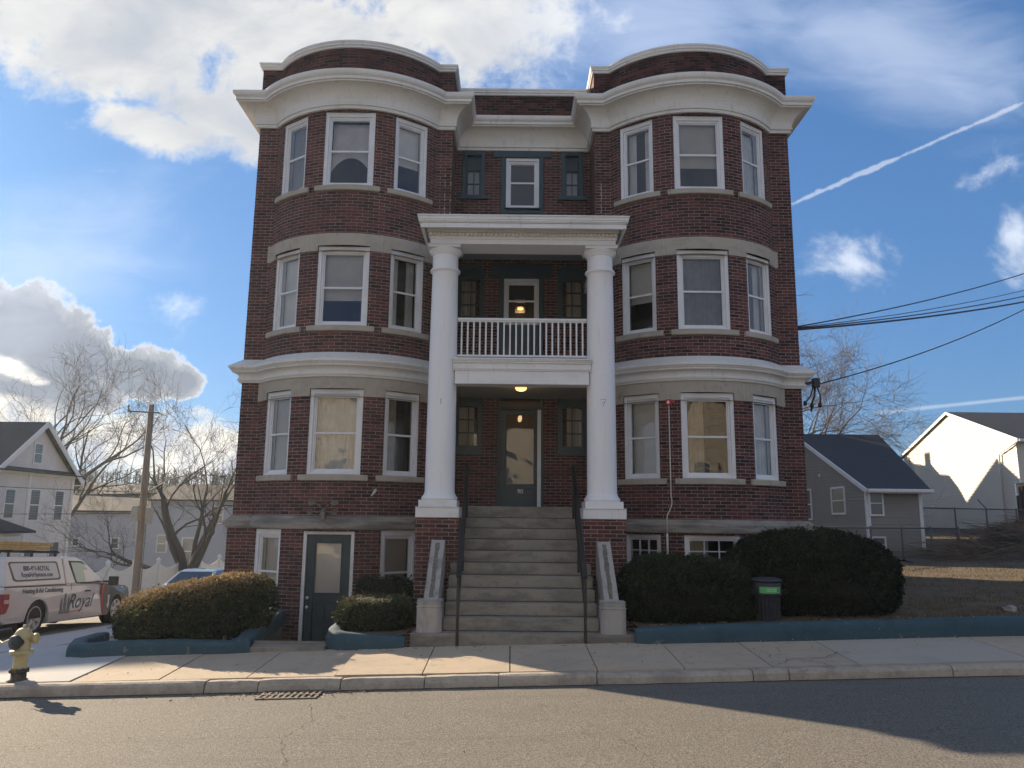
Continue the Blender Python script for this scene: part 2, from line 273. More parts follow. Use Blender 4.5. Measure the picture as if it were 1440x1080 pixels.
# ------------------------------------------------------------------ mesh builder and scene-tree helpers
class MB:
    def __init__(s): s.v = []; s.f = []; s.mi = []; s.uv = []; s.sm = []
    def face(s, pts, mi=0, uv=None, sm=False):
        i = len(s.v); s.v += [tuple(p) for p in pts]; s.f.append(tuple(range(i, i + len(pts)))); s.mi.append(mi); s.uv.append(uv); s.sm.append(sm)
    def add(s, vs, fs, mi=0, sm=False, xf=None):
        i = len(s.v)
        s.v += [tuple(xf(Vector(p))) if xf else tuple(p) for p in vs]
        for f in fs: s.f.append(tuple(i + k for k in f)); s.mi.append(mi); s.uv.append(None); s.sm.append(sm)
    def box(s, x0, x1, y0, y1, z0, z1, mi=0, xf=None):
        vs = [(x0, y0, z0), (x1, y0, z0), (x1, y1, z0), (x0, y1, z0), (x0, y0, z1), (x1, y0, z1), (x1, y1, z1), (x0, y1, z1)]
        s.add(vs, [(0, 3, 2, 1), (4, 5, 6, 7), (0, 1, 5, 4), (1, 2, 6, 5), (2, 3, 7, 6), (3, 0, 4, 7)], mi, xf=xf)
    def bar(s, a, b, w, h=None, mi=0, upv=(0, 0, 1)):
        a = Vector(a); b = Vector(b); h = h or w; d = (b - a).normalized(); u = Vector(upv)
        if abs(d.dot(u)) > .98: u = Vector((0, 1, 0))
        sx = d.cross(u).normalized(); sy = sx.cross(d)
        vs = [p + sx * i * w / 2 + sy * j * h / 2 for p in (a, b) for i, j in ((-1, -1), (1, -1), (1, 1), (-1, 1))]
        s.add(vs, [(0, 1, 2, 3), (7, 6, 5, 4), (0, 4, 5, 1), (1, 5, 6, 2), (2, 6, 7, 3), (3, 7, 4, 0)], mi)
    def tube(s, pts, rads, n=8, mi=0, sm=True, cap=True):
        pts = [Vector(p) for p in pts]; rads = rads if hasattr(rads, '__len__') else [rads] * len(pts)
        vs = []; fs = []; prev = None
        for k, p in enumerate(pts):
            d = (pts[min(k + 1, len(pts) - 1)] - pts[max(k - 1, 0)])
            d = d.normalized() if d.length > 1e-9 else Vector((0, 0, 1))
            if prev is None: prev = d.orthogonal().normalized()
            a = (prev - d * prev.dot(d)); a = a.normalized() if a.length > 1e-6 else d.orthogonal().normalized()
            prev = a; b = d.cross(a)
            for j in range(n):
                t = 2 * PI * j / n; vs.append(p + (a * math.cos(t) + b * math.sin(t)) * rads[k])
        for k in range(len(pts) - 1):
            for j in range(n): fs.append((k * n + j, k * n + (j + 1) % n, (k + 1) * n + (j + 1) % n, (k + 1) * n + j))
        if cap: fs += [tuple(reversed(range(n))), tuple((len(pts) - 1) * n + j for j in range(n))]
        s.add(vs, fs, mi, sm)
    def lathe(s, prof, n=32, c=(0, 0, 0), mi=0, sm=True, axis=None, cap=True):
        """prof: (radius, height) pairs; axis: direction, default +Z"""
        c = Vector(c); ax = Vector(axis or (0, 0, 1)).normalized(); a = ax.orthogonal().normalized(); b = ax.cross(a)
        if axis is None: a, b = Vector((1, 0, 0)), Vector((0, 1, 0))
        vs = [c + ax * h + (a * math.cos(2 * PI * j / n) + b * math.sin(2 * PI * j / n)) * r for r, h in prof for j in range(n)]
        fs = [(k * n + j, k * n + (j + 1) % n, (k + 1) * n + (j + 1) % n, (k + 1) * n + j) for k in range(len(prof) - 1) for j in range(n)]
        if cap: fs += [tuple(reversed(range(n))), tuple((len(prof) - 1) * n + j for j in range(n))]
        s.add(vs, fs, mi, sm)
    def prism(s, poly, a, b, mi=0, plane='XZ', xf=None):
        """polygon extruded from a to b along the axis left out"""
        def P(p, t): return {'XZ': (p[0], t, p[1]), 'YZ': (t, p[0], p[1]), 'XY': (p[0], p[1], t)}[plane]
        n = len(poly); vs = [P(p, a) for p in poly] + [P(p, b) for p in poly]
        s.add(vs, [tuple(range(n)), tuple(reversed(range(n, 2 * n)))] + [(i, (i + 1) % n, (i + 1) % n + n, i + n) for i in range(n)], mi, xf=xf)
    def build(s, name, mats, parent=None, org=None, bevel=0, merge=False, fixn=False, seg=1, smooth=None, disp=None):
        me = bpy.data.meshes.new(name); mats = mats if isinstance(mats, (list, tuple)) else [mats]
        if org is None: org = Vector(parent['_org']) if parent is not None and '_org' in parent else Vector((0, 0, 0))
        o_ = Vector(org)
        me.from_pydata([(p[0] - o_[0], p[1] - o_[1], p[2] - o_[2]) for p in s.v], [], s.f)
        for m in mats: me.materials.append(m)
        me.polygons.foreach_set('material_index', s.mi)
        if any(s.sm): me.polygons.foreach_set('use_smooth', s.sm)
        if any(u is not None for u in s.uv):
            L = me.uv_layers.new(name='UVMap')
            for p, u in zip(me.polygons, s.uv):
                for k, li in enumerate(p.loop_indices):
                    if u: L.data[li].uv = u[k]
        if merge or fixn:
            bm = bmesh.new(); bm.from_mesh(me)
            if merge: bmesh.ops.remove_doubles(bm, verts=bm.verts, dist=.0005)
            if fixn: bmesh.ops.recalc_face_normals(bm, faces=bm.faces)
            bm.to_mesh(me); bm.free()
        me.update()
        o = bpy.data.objects.new(name, me); COL.objects.link(o)
        if parent is not None: o.parent = parent; o['_org'] = tuple(o_)
        else: o.location = o_; o['_org'] = tuple(o_)
        if bevel:
            bv = o.modifiers.new('bevel', 'BEVEL'); bv.width = bevel; bv.segments = seg; bv.limit_method = 'ANGLE'; bv.angle_limit = R(40)
        return o

def tag(o, label=None, cat=None, group=None, kind=None):
    if label: o['label'] = label
    if cat: o['category'] = cat
    if group: o['group'] = group
    if kind: o['kind'] = kind
    return o
def thing(name, label, cat, org=(0, 0, 0), group=None):
    o = bpy.data.objects.new(name, None); o.empty_display_size = .3; COL.objects.link(o); o.location = org; o['_org'] = tuple(org)
    return tag(o, label, cat, group)
def copy_tree(o, parent=None):
    c = o.copy(); COL.objects.link(c); c.parent = parent
    for ch in list(o.children):
        copy_tree(ch, c)
    return c
def text_mesh(txt, size, xf, name, material, parent, depth=.002, shear=0, align='CENTER', thick=0):
    cu = bpy.data.curves.new('lettering', 'FONT'); cu.body = txt; cu.size = size; cu.extrude = depth; cu.align_x = align; cu.align_y = 'CENTER'; cu.shear = shear; cu.offset = thick
    to = bpy.data.objects.new('lettering', cu); COL.objects.link(to); dg = bpy.context.evaluated_depsgraph_get()
    me = bpy.data.meshes.new_from_object(to.evaluated_get(dg)); bpy.data.objects.remove(to); bpy.data.curves.remove(cu)
    org = Vector(parent['_org'])
    for v in me.vertices: v.co = xf(Vector(v.co)) - org
    me.name = name; me.materials.clear(); me.materials.append(material)
    o = bpy.data.objects.new(name, me); COL.objects.link(o); o.parent = parent; o['_org'] = tuple(org); return o

def road_z(x, y):
    xx = max(x, -24)
    return .031 * xx - .155 + (9.4 - y) * .02 if y < 9.4 else .031 * xx - .155 - .055 * (min(y, 42) - 9.4)
def sstep(x, a, b):
    t = min(1, max(0, (x - a) / (b - a))); return t * t * (3 - 2 * t)
def walk_z(x, y):
    a = .031 * x - .03 + .047 * (y - 9.4); b = road_z(x, y) + .128
    k = sstep(x, -8.2, -5.0); return a * k + b * (1 - k)
def land_z(x, y):
    right = .031 * min(x, 40) + .22 + .006 * max(0, min(y, 40) - 11)
    left = max(road_z(x, max(y, 9.4)), -2.6) + .09
    k = sstep(x, -8.0, -4.6); z = right * k + left * (1 - k)
    if x < -2 and k > 0: z -= .17 * sstep(-x, 2, 4.5) * k
    return z

# ------------------------------------------------------------------ the brick building
CX = .19; YF = 14.9; YR = 15.8; YB = 21.2; BAY = 3.45; BR = 2.064; BYC = 14.08 + BR; BHALF = math.asin(1.647 / BR)
class Path:
    """a line in plan with its outward normal on the right-hand side of travel (towards -Y when walking to +X)"""
    def __init__(s, pts):
        s.p = [Vector((a, b)) for a, b in pts]; s.L = [0]
        for a, b in zip(s.p, s.p[1:]): s.L.append(s.L[-1] + (b - a).length)
        s.n = []
        for a, b in zip(s.p, s.p[1:]):
            d = (b - a).normalized(); s.n.append(Vector((d.y, -d.x)))
        s.m = []
        for i in range(len(s.p)):
            n1 = s.n[max(i - 1, 0)]; n2 = s.n[min(i, len(s.n) - 1)]; s.m.append((n1 + n2) / (1 + n1.dot(n2)))
    def at(s, l, d=0):
        l = min(max(l, 0), s.L[-1]); i = 0
        while i < len(s.n) - 1 and l > s.L[i + 1] + 1e-9: i += 1
        t = (l - s.L[i]) / (s.L[i + 1] - s.L[i]); m = s.m[i].lerp(s.m[i + 1], t)
        return s.p[i].lerp(s.p[i + 1], t) + m * d
    def arc_s(s, sign, ang):
        """distance along the path of the point on the bay arc at angle ang"""
        c = Vector((CX + sign * BAY, BYC)); q = c + Vector((math.sin(ang), -math.cos(ang))) * BR
        best = min(range(len(s.n)), key=lambda i: s._d(i, q)); a, b = s.p[best], s.p[best + 1]
        t = max(0, min(1, (q - a).dot(b - a) / (b - a).length_squared)); return s.L[best] + t * (b - a).length
    def _d(s, i, q):
        a, b = s.p[i], s.p[i + 1]; t = max(0, min(1, (q - a).dot(b - a) / (b - a).length_squared)); return (a.lerp(b, t) - q).length
def bay_pts(sign, n=22):
    return [(CX + sign * BAY + BR * math.sin(a), BYC - BR * math.cos(a)) for a in [BHALF * (2 * i / n - 1) for i in range(n + 1)]]
left_pts = [(CX - 5.5, YB), (CX - 5.5, YF)] + bay_pts(-1) + [(CX - 1.48, YF), (CX - 1.48, YR)]
right_pts = [(CX + 1.48, YR), (CX + 1.48, YF)] + bay_pts(1) + [(CX + 5.5, YF), (CX + 5.5, YB)]
P_all = Path(left_pts + right_pts); P_left = Path(left_pts); P_right = Path(right_pts)
P_loop_pts = left_pts + right_pts
S_BL = lambda sg, a: P_all.arc_s(sg, a)

def wall(mb, path, z0, z1, holes=(), d=0, s0=0, s1=None, reveal=.22, mi=0, rmi=0, d_top=None):
    """a wall skin along a path with real openings and their reveals"""
    s1 = path.L[-1] if s1 is None else s1
    S = sorted({round(x, 5) for x in [s0, s1] + [l for l in path.L if s0 < l < s1] + [h for hh in holes for h in hh[:2]]})
    Z = sorted({round(x, 5) for x in [z0, z1] + [h for hh in holes for h in hh[2:4] if z0 < h < z1]})
    hs = [tuple(round(q, 5) for q in h[:4]) for h in holes]
    for a, b in zip(S, S[1:]):
        if b - a < 1e-4: continue
        e = 1e-5; pa = path.at(a + e, d); pb = path.at(b - e, d)
        for u, w in zip(Z, Z[1:]):
            if any(h[0] <= a + 1e-4 and h[1] >= b - 1e-4 and h[2] <= u + 1e-4 and h[3] >= w - 1e-4 for h in hs): continue
            mb.face([(pa.x, pa.y, u), (pb.x, pb.y, u), (pb.x, pb.y, w), (pa.x, pa.y, w)], mi, [(a, u), (b, u), (b, w), (a, w)])
    for h in hs:
        for sa in h[:2]:
            p = path.at(sa, d); q = path.at(sa, d - reveal)
            mb.face([(p.x, p.y, h[2]), (q.x, q.y, h[2]), (q.x, q.y, h[3]), (p.x, p.y, h[3])], rmi, [(sa, h[2]), (sa + reveal, h[2]), (sa + reveal, h[3]), (sa, h[3])])
        seg = [x for x in S if h[0] - 1e-4 <= x <= h[1] + 1e-4]
        for zz in h[2:4]:
            for a, b in zip(seg, seg[1:]):
                pts = [path.at(a, d), path.at(b, d), path.at(b, d - reveal), path.at(a, d - reveal)]
                mb.face([(p.x, p.y, zz) for p in pts], rmi, [(a, zz), (b, zz), (b, zz + reveal), (a, zz + reveal)])

def sweep(mb, path, prof, s0=0, s1=None, mi=0, cap=True, smooth=False):
    """a moulding: profile of (projection, height) pairs carried along the path with mitred corners"""
    s1 = path.L[-1] if s1 is None else s1
    S = sorted({round(x, 5) for x in [s0, s1] + [l for l in path.L if s0 < l < s1]})
    rows = [[(*path.at(x, d), z) for d, z in prof] for x in S]
    for i in range(len(rows) - 1):
        for k in range(len(prof) - 1):
            a, b = rows[i], rows[i + 1]
            mb.face([a[k], b[k], b[k + 1], a[k + 1]], mi, [(S[i], prof[k][1]), (S[i + 1], prof[k][1]), (S[i + 1], prof[k + 1][1]), (S[i], prof[k + 1][1])])
    if cap:
        mb.face(list(reversed(rows[0])), mi); mb.face(rows[-1], mi)

B = thing('brick_apartment_building', 'three storey red brick apartment building with two round bays and a white columned porch', 'apartment building', (CX, YF, 0))
WIN_A = math.asin(.5 / BR); SIDE_C = R(35.7); SIDE_H = R(10.3)
LV = {3: (8.13, 9.70), 2: (5.32, 6.90), 1: (2.52, 4.11)}
def arc_span(sg, c, h): return S_BL(sg, c - h), S_BL(sg, c + h)
holes = {1: [], 2: [], 3: [], 0: []}; wins = []
for sg in (-1, 1):
    for lv, (za, zb) in LV.items():
        for c, h in ((-SIDE_C, SIDE_H), (0, WIN_A), (SIDE_C, SIDE_H)):
            a, b = arc_span(sg, c, h); holes[lv].append((a, b, za, zb)); wins.append((sg, lv, c, h, za, zb))
BD = .06     # basement wall stands proud of the wall above
# basement openings
for c, h, za, zb in ((-SIDE_C, SIDE_H, .02, 1.53), (0, math.asin(.45 / BR), -.6, 1.50), (SIDE_C, SIDE_H, .02, 1.53)):
    a, b = arc_span(-1, c, h); holes[0].append((a, b, za, zb))
for c, h, za, zb in ((-SIDE_C, SIDE_H, .92, 1.50), (0, WIN_A, .92, 1.50), (SIDE_C, SIDE_H, .92, 1.50)):
    a, b = arc_span(1, c, h); holes[0].append((a, b, za, zb))
# entrance recess openings, measured from the path's own start of the recess
SR = P_left.L[-1]      # where the recess wall starts
def ru(u): return SR + 1.48 + u
holes[3] += [(ru(-.46), ru(.45), 7.95, 9.64), (ru(-1.30), ru(-.85), 8.69, 9.72), (ru(.85), ru(1.30), 8.69, 9.72)]
holes[2] += [(ru(-.48), ru(.47), 4.45, 6.82), (ru(-1.30), ru(-.88), 5.86, 7.0), (ru(.85), ru(1.28), 5.86, 7.0)]
holes[1] += [(ru(-.48), ru(.47), 1.96, 4.36), (ru(-1.30), ru(-.86), 3.13, 4.2), (ru(.86), ru(1.28), 3.13, 4.2)]

mb = MB()
wall(mb, P_all, 1.74, 4.6, holes[1]); wall(mb, P_all, 4.6, 7.6, holes[2]); wall(mb, P_all, 7.6, 10.32, holes[3])
b1, b2 = (CX + 5.5, YB), (CX - 5.5, YB)
mb.face([(*b1, -.8), (*b2, -.8), (*b2, 10.9), (*b1, 10.9)], 0, [(0, 0), (11, 0), (11, 11.7), (0, 11.7)])
mb.build('wall', M_brick, B)
mb = MB(); wall(mb, P_left, -.7, 1.55, [h for h in holes[0] if h[0] < SR], d=BD)
mb.build('basement_wall', M_brick, B)
offR = SR + 2.96
mb = MB(); wall(mb, P_right, -.4, 1.55, [(a - offR, b - offR, c, d_) for a, b, c, d_ in holes[0] if a > SR], d=BD)
mb.build('basement_wall', M_brick, B)
# parapet: face, inner face
mb = MB(); wall(mb, P_all, 10.32, 11.07, d=.012)
mb.build('parapet', M_brick_top, B)
mb = MB(); sweep(mb, P_all, [(-.2, 10.5), (-.2, 11.05), (-.3, 11.055), (-.3, 11.10), (-.22, 11.17), (.02, 11.19), (.085, 11.185), (.085, 11.15), (.07, 11.135), (.07, 11.10), (.045, 11.085), (.045, 11.05), (.012, 11.045)])
mb.build('parapet_cap', M_cream, B)
mb = MB(); ring = [Vector(p) for p in P_loop_pts]
mb.face([(p.x, p.y, 10.8) for p in ring]); mb.build('roof', M_tar, B)
# crown cornice round the whole front
cove = [(.075 + .27 * (1 - math.cos(t)), 9.84 + .29 * math.sin(t)) for t in [PI / 2 * i / 8 for i in range(9)]]
prof = [(.0, 9.72), (.05, 9.72), (.06, 9.755), (.055, 9.775), (.085, 9.785), (.09, 9.82), (.07, 9.835)] + cove + \
       [(.36, 10.13), (.365, 10.155), (.40, 10.16), (.40, 10.215), (.415, 10.225), (.44, 10.25), (.455, 10.29), (.455, 10.335), (.44, 10.345), (.05, 10.40), (.012, 10.40)]
mb = MB(); sweep(mb, P_all, prof, s0=P_all.L[1] - 9); mb.build('cornice', M_cream, B, bevel=.0)
# belt cornice above the first floor, on each bay
prof2 = [(0, 4.33), (.045, 4.33), (.055, 4.36), (.075, 4.37), (.08, 4.40), (.055, 4.415)] + \
        [(.055 + .1 * (1 - math.cos(t)), 4.43 + .09 * math.sin(t)) for t in [PI / 2 * i / 6 for i in range(7)]] + \
        [(.165, 4.535), (.165, 4.555), (.18, 4.56), (.2, 4.59), (.215, 4.60), (.215, 4.645), (.20, 4.652), (.002, 4.80)]
for pth, a, b in ((P_left, P_left.L[1] - 6, P_left.L[-1] - .9), (P_right, .9, P_right.L[-2] + 6)):
    mb = MB(); sweep(mb, pth, prof2, a, b); mb.build('belt_cornice', M_cream, B)
# water table
prof3 = [(BD - .01, 1.54), (.095, 1.54), (.10, 1.56), (.10, 1.68), (.085, 1.695), (.004, 1.775)]
for pth, a, b in ((P_left, P_left.L[1] - 11, P_left.L[-1] - .9), (P_right, .9, P_right.L[-2] + 11)):
    mb = MB(); sweep(mb, pth, prof3, a, b); mb.build('water_table', M_stone2, B)
# stone lintel bands with the window heads let into them
for sg in (-1, 1):
    for z0, z1, lv in ((6.80, 7.14, 2), (3.97, 4.335, 1)):
        s0 = S_BL(sg, -BHALF) - .06; s1 = S_BL(sg, BHALF) + .06
        mb = MB(); hh = [(a, b, z0 - .001, LV[lv][1]) for a, b, za, zb in holes[lv] if s0 < a < s1]
        wall(mb, P_all, z0, z1, [(a, b, z0, zt) for a, b, _, zt in hh], d=.014, s0=s0, s1=s1, reveal=.1)
        for sa in (s0, s1):
            p, q = P_all.at(sa, .014), P_all.at(sa, -.01); mb.face([(p.x, p.y, z0), (q.x, q.y, z0), (q.x, q.y, z1), (p.x, p.y, z1)])
        S = [x for x in [s0] + [l for l in P_all.L if s0 < l < s1] + [s1]]
        for zz in (z0, z1):
            for a, b in zip(S, S[1:]):
                if zz == z0 and any(h[0] - 1e-3 < (a + b) / 2 < h[1] + 1e-3 for h in hh): continue
                pts = [P_all.at(a, .014), P_all.at(b, .014), P_all.at(b, -.01), P_all.at(a, -.01)]; mb.face([(p.x, p.y, zz) for p in pts])
        # joints between the stones
        jm = MB()
        for ang in (-R(50.5), -R(20), -R(3), R(20), R(50.5)) if lv == 1 else (-R(20.5), R(20), -R(50), R(50)):
            zb_ = max([h[3] for h in hh if h[0] < S_BL(sg, ang) < h[1]] + [z0])
            p = P_all.at(S_BL(sg, ang) - .003, .0155); q = P_all.at(S_BL(sg, ang) + .003, .0155)
            jm.face([(p.x, p.y, zb_), (q.x, q.y, zb_), (q.x, q.y, z1 - .01), (p.x, p.y, z1 - .01)])
        band = mb.build('lintel_band', M_stone, B)
        jm.build('mortar_joint', mat('pale mortar', (.5, .47, .42), .9), band)

def curved_sill(sg, c, h, zt, th=.115, ext=.13, proj=.055, d0=0, par=None):
    mb = MB(); a, b = S_BL(sg, c - h) - ext, S_BL(sg, c + h) + ext
    sweep(mb, P_all, [(d0 - .1, zt - th), (d0 + proj - .015, zt - th), (d0 + proj, zt - th + .012), (d0 + proj, zt - .02), (d0 + proj - .012, zt - .006), (d0 - .1, zt + .012)], a, b)
    return mb.build('sill', M_stone, par or B)

def window_xf(sg, c, h, d=0):
    """local frame of a window set on the chord of its opening: x across, y outward, z up (world)"""
    cen = Vector((CX + sg * BAY, BYC)); n = Vector((math.sin(c), -math.cos(c))); t = Vector((math.cos(c), math.sin(c)))
    o = cen + n * ((BR + d) * math.cos(h))
    return (lambda p: Vector((o.x + t.x * p.x + n.x * p.y, o.y + t.y * p.x + n.y * p.y, p.z))), (BR + d) * math.sin(h)

def folds(mb, x0, x1, z0, z1, y, xf, amp=.02, n=7, mi=0, top=None, seed=0):
    rnd = random.Random(seed); k = max(8, int((x1 - x0) / .016)); zs = [z0, (z0 + z1) / 2, z1]; ph = rnd.random() * 6
    vs = [(x0 + (x1 - x0) * i / k, y + amp * math.sin(ph + n * 2 * PI * i / k + .5 * math.sin(5 * i / k + j)) * (1 - .35 * j / 2), z) for j, z in enumerate(zs) for i in range(k + 1)]
    fs = [(j * (k + 1) + i, j * (k + 1) + i + 1, (j + 1) * (k + 1) + i + 1, (j + 1) * (k + 1) + i) for j in range(2) for i in range(k)]
    mb.add(vs, fs, mi, True, xf)

def window(parent, xf, hw, z0, z1, style='shade', meet=.49, casing=.075, name='window', seed=0, frame_mat=None, casing_mat=None, back=True):
    fm = frame_mat or M_vinyl; c = casing; y0 = -.03
    mb = MB()
    def ring(x, za, zb, w, wt, wb, ya, yb):
        mb.box(-x, -x + w, yb, ya, za, zb, xf=xf); mb.box(x - w, x, yb, ya, za, zb, xf=xf)
        mb.box(-x + w, x - w, yb, ya, zb - wt, zb, xf=xf); mb.box(-x + w, x - w, yb, ya, za, za + wb, xf=xf)
    ring(hw - .002, z0 + .002, z1 - .002, c, c + .015, c * .6, y0, -.2)
    x1 = hw - c; ring(x1, z0 + c * .6, z1 - c - .015, .038, .042, .035, y0 - .035, -.19)
    x2 = x1 - .038; zb, zt = z0 + c * .6 + .035, z1 - c - .057; zm = zb + (zt - zb) * (1 - meet)
    # upper sash stands forward of the lower one
    mb.box(-x2, x2, -.115, y0 - .045, zm - .018, zm + .02, xf=xf)
    for sx in (-1, 1): mb.box(min(sx * x2, sx * (x2 - .022)), max(sx * x2, sx * (x2 - .022)), -.11, y0 - .055, zb, zt, xf=xf)
    mb.box(-x2 + .022, x2 - .022, -.11, y0 - .055, zt - .022, zt, xf=xf); mb.box(-x2 + .022, x2 - .022, -.115, y0 - .06, zb, zb + .028, xf=xf)
    f = mb.build(name, fm, parent, bevel=.004)
    x3 = x2 - .02
    for za, zb2, yy in ((zm + .018, zt - .02, -.092), (zb + .026, zm - .016, -.102)):
        g = MB(); g.add([xf(Vector(p)) for p in ((-x3, yy, za), (x3, yy, za), (x3, yy, zb2), (-x3, yy, zb2))], [(0, 1, 2, 3)]); g.build('pane', M_glass, f)
    cm = MB(); yc = -.21
    def flat(xa, xb, za, zb_, y=yc): cm.add([xf(Vector(p)) for p in ((xa, y, za), (xb, y, za), (xb, y, zb_), (xa, y, zb_))], [(0, 1, 2, 3)])
    nm, mt = 'shade', M_shade
    if style == 'shade': flat(-x2, x2, zb + .02, zt)
    elif style == 'halfshade': flat(-x2, x2, zm - .12, zt)
    elif style == 'blind':
        nm = 'blind'; z = zm - .22
        while z < zt: cm.box(-x2, x2, yc - .012, yc + .012, z, z + .004, xf=xf); cm.add([xf(Vector(p)) for p in ((-x2, yc + .01, z), (x2, yc + .01, z), (x2, yc - .008, z + .0255), (-x2, yc - .008, z + .0255))], [(0, 1, 2, 3)]); z += .0235
    elif style == 'fullblind':
        nm = 'blind'; z = zb
        while z < zt: cm.add([xf(Vector(p)) for p in ((-x2, yc + .01, z), (x2, yc + .01, z), (x2, yc - .008, z + .0255), (-x2, yc - .008, z + .0255))], [(0, 1, 2, 3)]); z += .0235
    elif style == 'sheer': nm, mt = 'curtain', M_sheer; folds(cm, -x2, x2, zb - .05, zt, yc - .02, xf, .02, 6, seed=seed)
    elif style == 'drapes': nm, mt = 'curtain', M_sheer; folds(cm, -x2, -x2 * .35, zb - .05, zt, yc - .02, xf, .022, 3, seed=seed); folds(cm, x2 * .35, x2, zb - .05, zt, yc - .02, xf, .022, 3, seed=seed + 1)
    elif style == 'dark': nm, mt = 'curtain', M_drape; folds(cm, -x2, x2, zb - .05, zt, yc - .04, xf, .02, 5, seed=seed)
    elif style == 'swag':
        nm, mt = 'curtain', M_sheer; k = 14
        vs = [(-x2 + 2 * x2 * i / k, yc - .01, z) for i in range(k + 1) for z in (zm - .02, zm - .02 - .05 - .30 * abs(2 * i / k - 1) ** 2.2)]
        cm.add(vs, [(2 * i, 2 * i + 2, 2 * i + 3, 2 * i + 1) for i in range(k)], xf=xf); flat(-x2, x2, zm + .0, zt, yc - .06)
    elif style == 'side': nm, mt = 'curtain', M_tan; folds(cm, -x2, -x2 * .1, zb - .05, zt, yc - .02, xf, .02, 4, seed=seed)
    if cm.v: cm.build(nm, mt, f)
    if back:
        d = MB(); d.box(-hw - .25, hw + .25, -1.1, -.24, z0 - .3, z1 + .25, xf=xf); d.f = [d.f[i] for i in (0, 1, 2, 4, 5, 3)]
        d2 = MB(); d2.v = d.v; d2.f = [x for i, x in enumerate(d.f) if i != 5]; d2.f = d.f
        # keep only the five inner faces: the side towards the glass stays open
        keep = []
        for fc in d.f:
            ys = [(-1.1 if k % 4 in (0, 1) else -.24) for k in fc]
            if not all(abs(q + .24) < 1e-6 for q in ys): keep.append(fc)
        d2.f = keep; d2.mi = [0] * len(keep); d2.uv = [None] * len(keep); d2.sm = [False] * len(keep)
        d2.build('room', M_dark, f)
    return f

styles = {(-1, 3): ('fullblind', 'swag', 'halfshade'), (-1, 2): ('shade', 'blind', 'drapes'), (-1, 1): ('fullblind', 'sheer', 'side'),
          (1, 3): ('drapes', 'blind', 'sheer'), (1, 2): ('halfshade', 'dark', 'drapes'), (1, 1): ('shade', 'side', 'sheer')}
for i, (sg, lv, c, h, za, zb) in enumerate(wins):
    xf, hw = window_xf(sg, c, h); k = 0 if c < 0 else (1 if c == 0 else 2)
    f = window(B, xf, hw, za, zb, styles[(sg, lv)][k], casing=.075 if k == 1 else .065, seed=i, meet=.5 if lv != 3 else .5)
    curved_sill(sg, c, h, za, par=f)
# basement windows, left bay
for c, h in ((-SIDE_C, SIDE_H), (SIDE_C, SIDE_H)):
    xf, hw = window_xf(-1, c, h, BD); f = window(B, xf, hw, .02, 1.53, 'fullblind', casing=.085)
    curved_sill(-1, c, h, .02, d0=BD, par=f)
# basement windows, right bay: low six-light sashes
for c, h in ((-SIDE_C, SIDE_H), (0, WIN_A), (SIDE_C, SIDE_H)):
    xf, hw = window_xf(1, c, h, BD); mb = MB(); z0, z1 = .92, 1.50
    for a in (-1, 1): mb.box(*sorted((a * hw, a * (hw - .07))), -.2, -.03, z0, z1, xf=xf); mb.box(*sorted((a * (hw - .07), a * (hw - .11))), -.18, -.07, z0 + .05, z1 - .06, xf=xf)
    mb.box(-hw + .07, hw - .07, -.2, -.03, z1 - .06, z1, xf=xf); mb.box(-hw + .07, hw - .07, -.2, -.03, z0, z0 + .05, xf=xf)
    mb.box(-hw + .11, hw - .11, -.18, -.07, z1 - .10, z1 - .06, xf=xf); mb.box(-hw + .11, hw - .11, -.18, -.07, z0 + .05, z0 + .085, xf=xf)
    w = hw - .11
    for t in (-1, 1): mb.box(t * w / 3 - .009, t * w / 3 + .009, -.14, -.09, z0 + .085, z1 - .10, xf=xf)
    zm = (z0 + z1) / 2; mb.box(-w, w, -.135, -.095, zm - .009, zm + .009, xf=xf)
    f = mb.build('window', M_vinyl, B, bevel=.003)
    g = MB(); g.add([xf(Vector(p)) for p in ((-w, -.12, z0 + .08), (w, -.12, z0 + .08), (w, -.12, z1 - .1), (-w, -.12, z1 - .1))], [(0, 1, 2, 3)]); g.build('pane', M_glass, f)
    if c == 0:
        g = MB(); folds(g, -w, -w * .1, z0, z1, -.2, xf, .02, 5, seed=3); g.build('curtain', M_tan, f)
    d = MB(); d.box(-hw, hw, -1.2, -1.19, z0 - .5, z1 + .2, xf=xf); d.build('room', M_dark, f)
# basement door
xf, hw = window_xf(-1, 0, math.asin(.45 / BR), BD); mb = MB()
for a in (-1, 1): mb.box(*sorted((a * hw, a * (hw - .065))), -.2, -.02, -.6, 1.50, xf=xf)
mb.box(-hw + .065, hw - .065, -.2, -.02, 1.445, 1.50, xf=xf)
fr = mb.build('basement_door', M_white, B, bevel=.004)
mb = MB(); w = hw - .068
mb.box(-w, -w + .15, -.12, -.06, -.58, 1.44, xf=xf); mb.box(w - .15, w, -.12, -.06, -.58, 1.44, xf=xf)
mb.box(-w + .15, w - .15, -.12, -.06, 1.29, 1.44, xf=xf); mb.box(-w + .15, w - .15, -.12, -.06, .28, .42, xf=xf)
mb.box(-w + .15, w - .15, -.12, -.085, -.58, .28, xf=xf)
for a, b in ((-w + .19, -.03), (.03, w - .19)):
    for c, d in ((-.46, -.16), (-.06, .22)): mb.box(a, b, -.086, -.068, c, d, xf=xf)
for a in (-w + .15, w - .15 - .02): mb.box(a, a + .02, -.07, -.052, .40, 1.31, xf=xf)
for a in (.40, 1.29): mb.box(-w + .15, w - .15, -.07, -.052, a, a + .02, xf=xf)
dl = mb.build('door_leaf', M_teal, fr, bevel=.004)
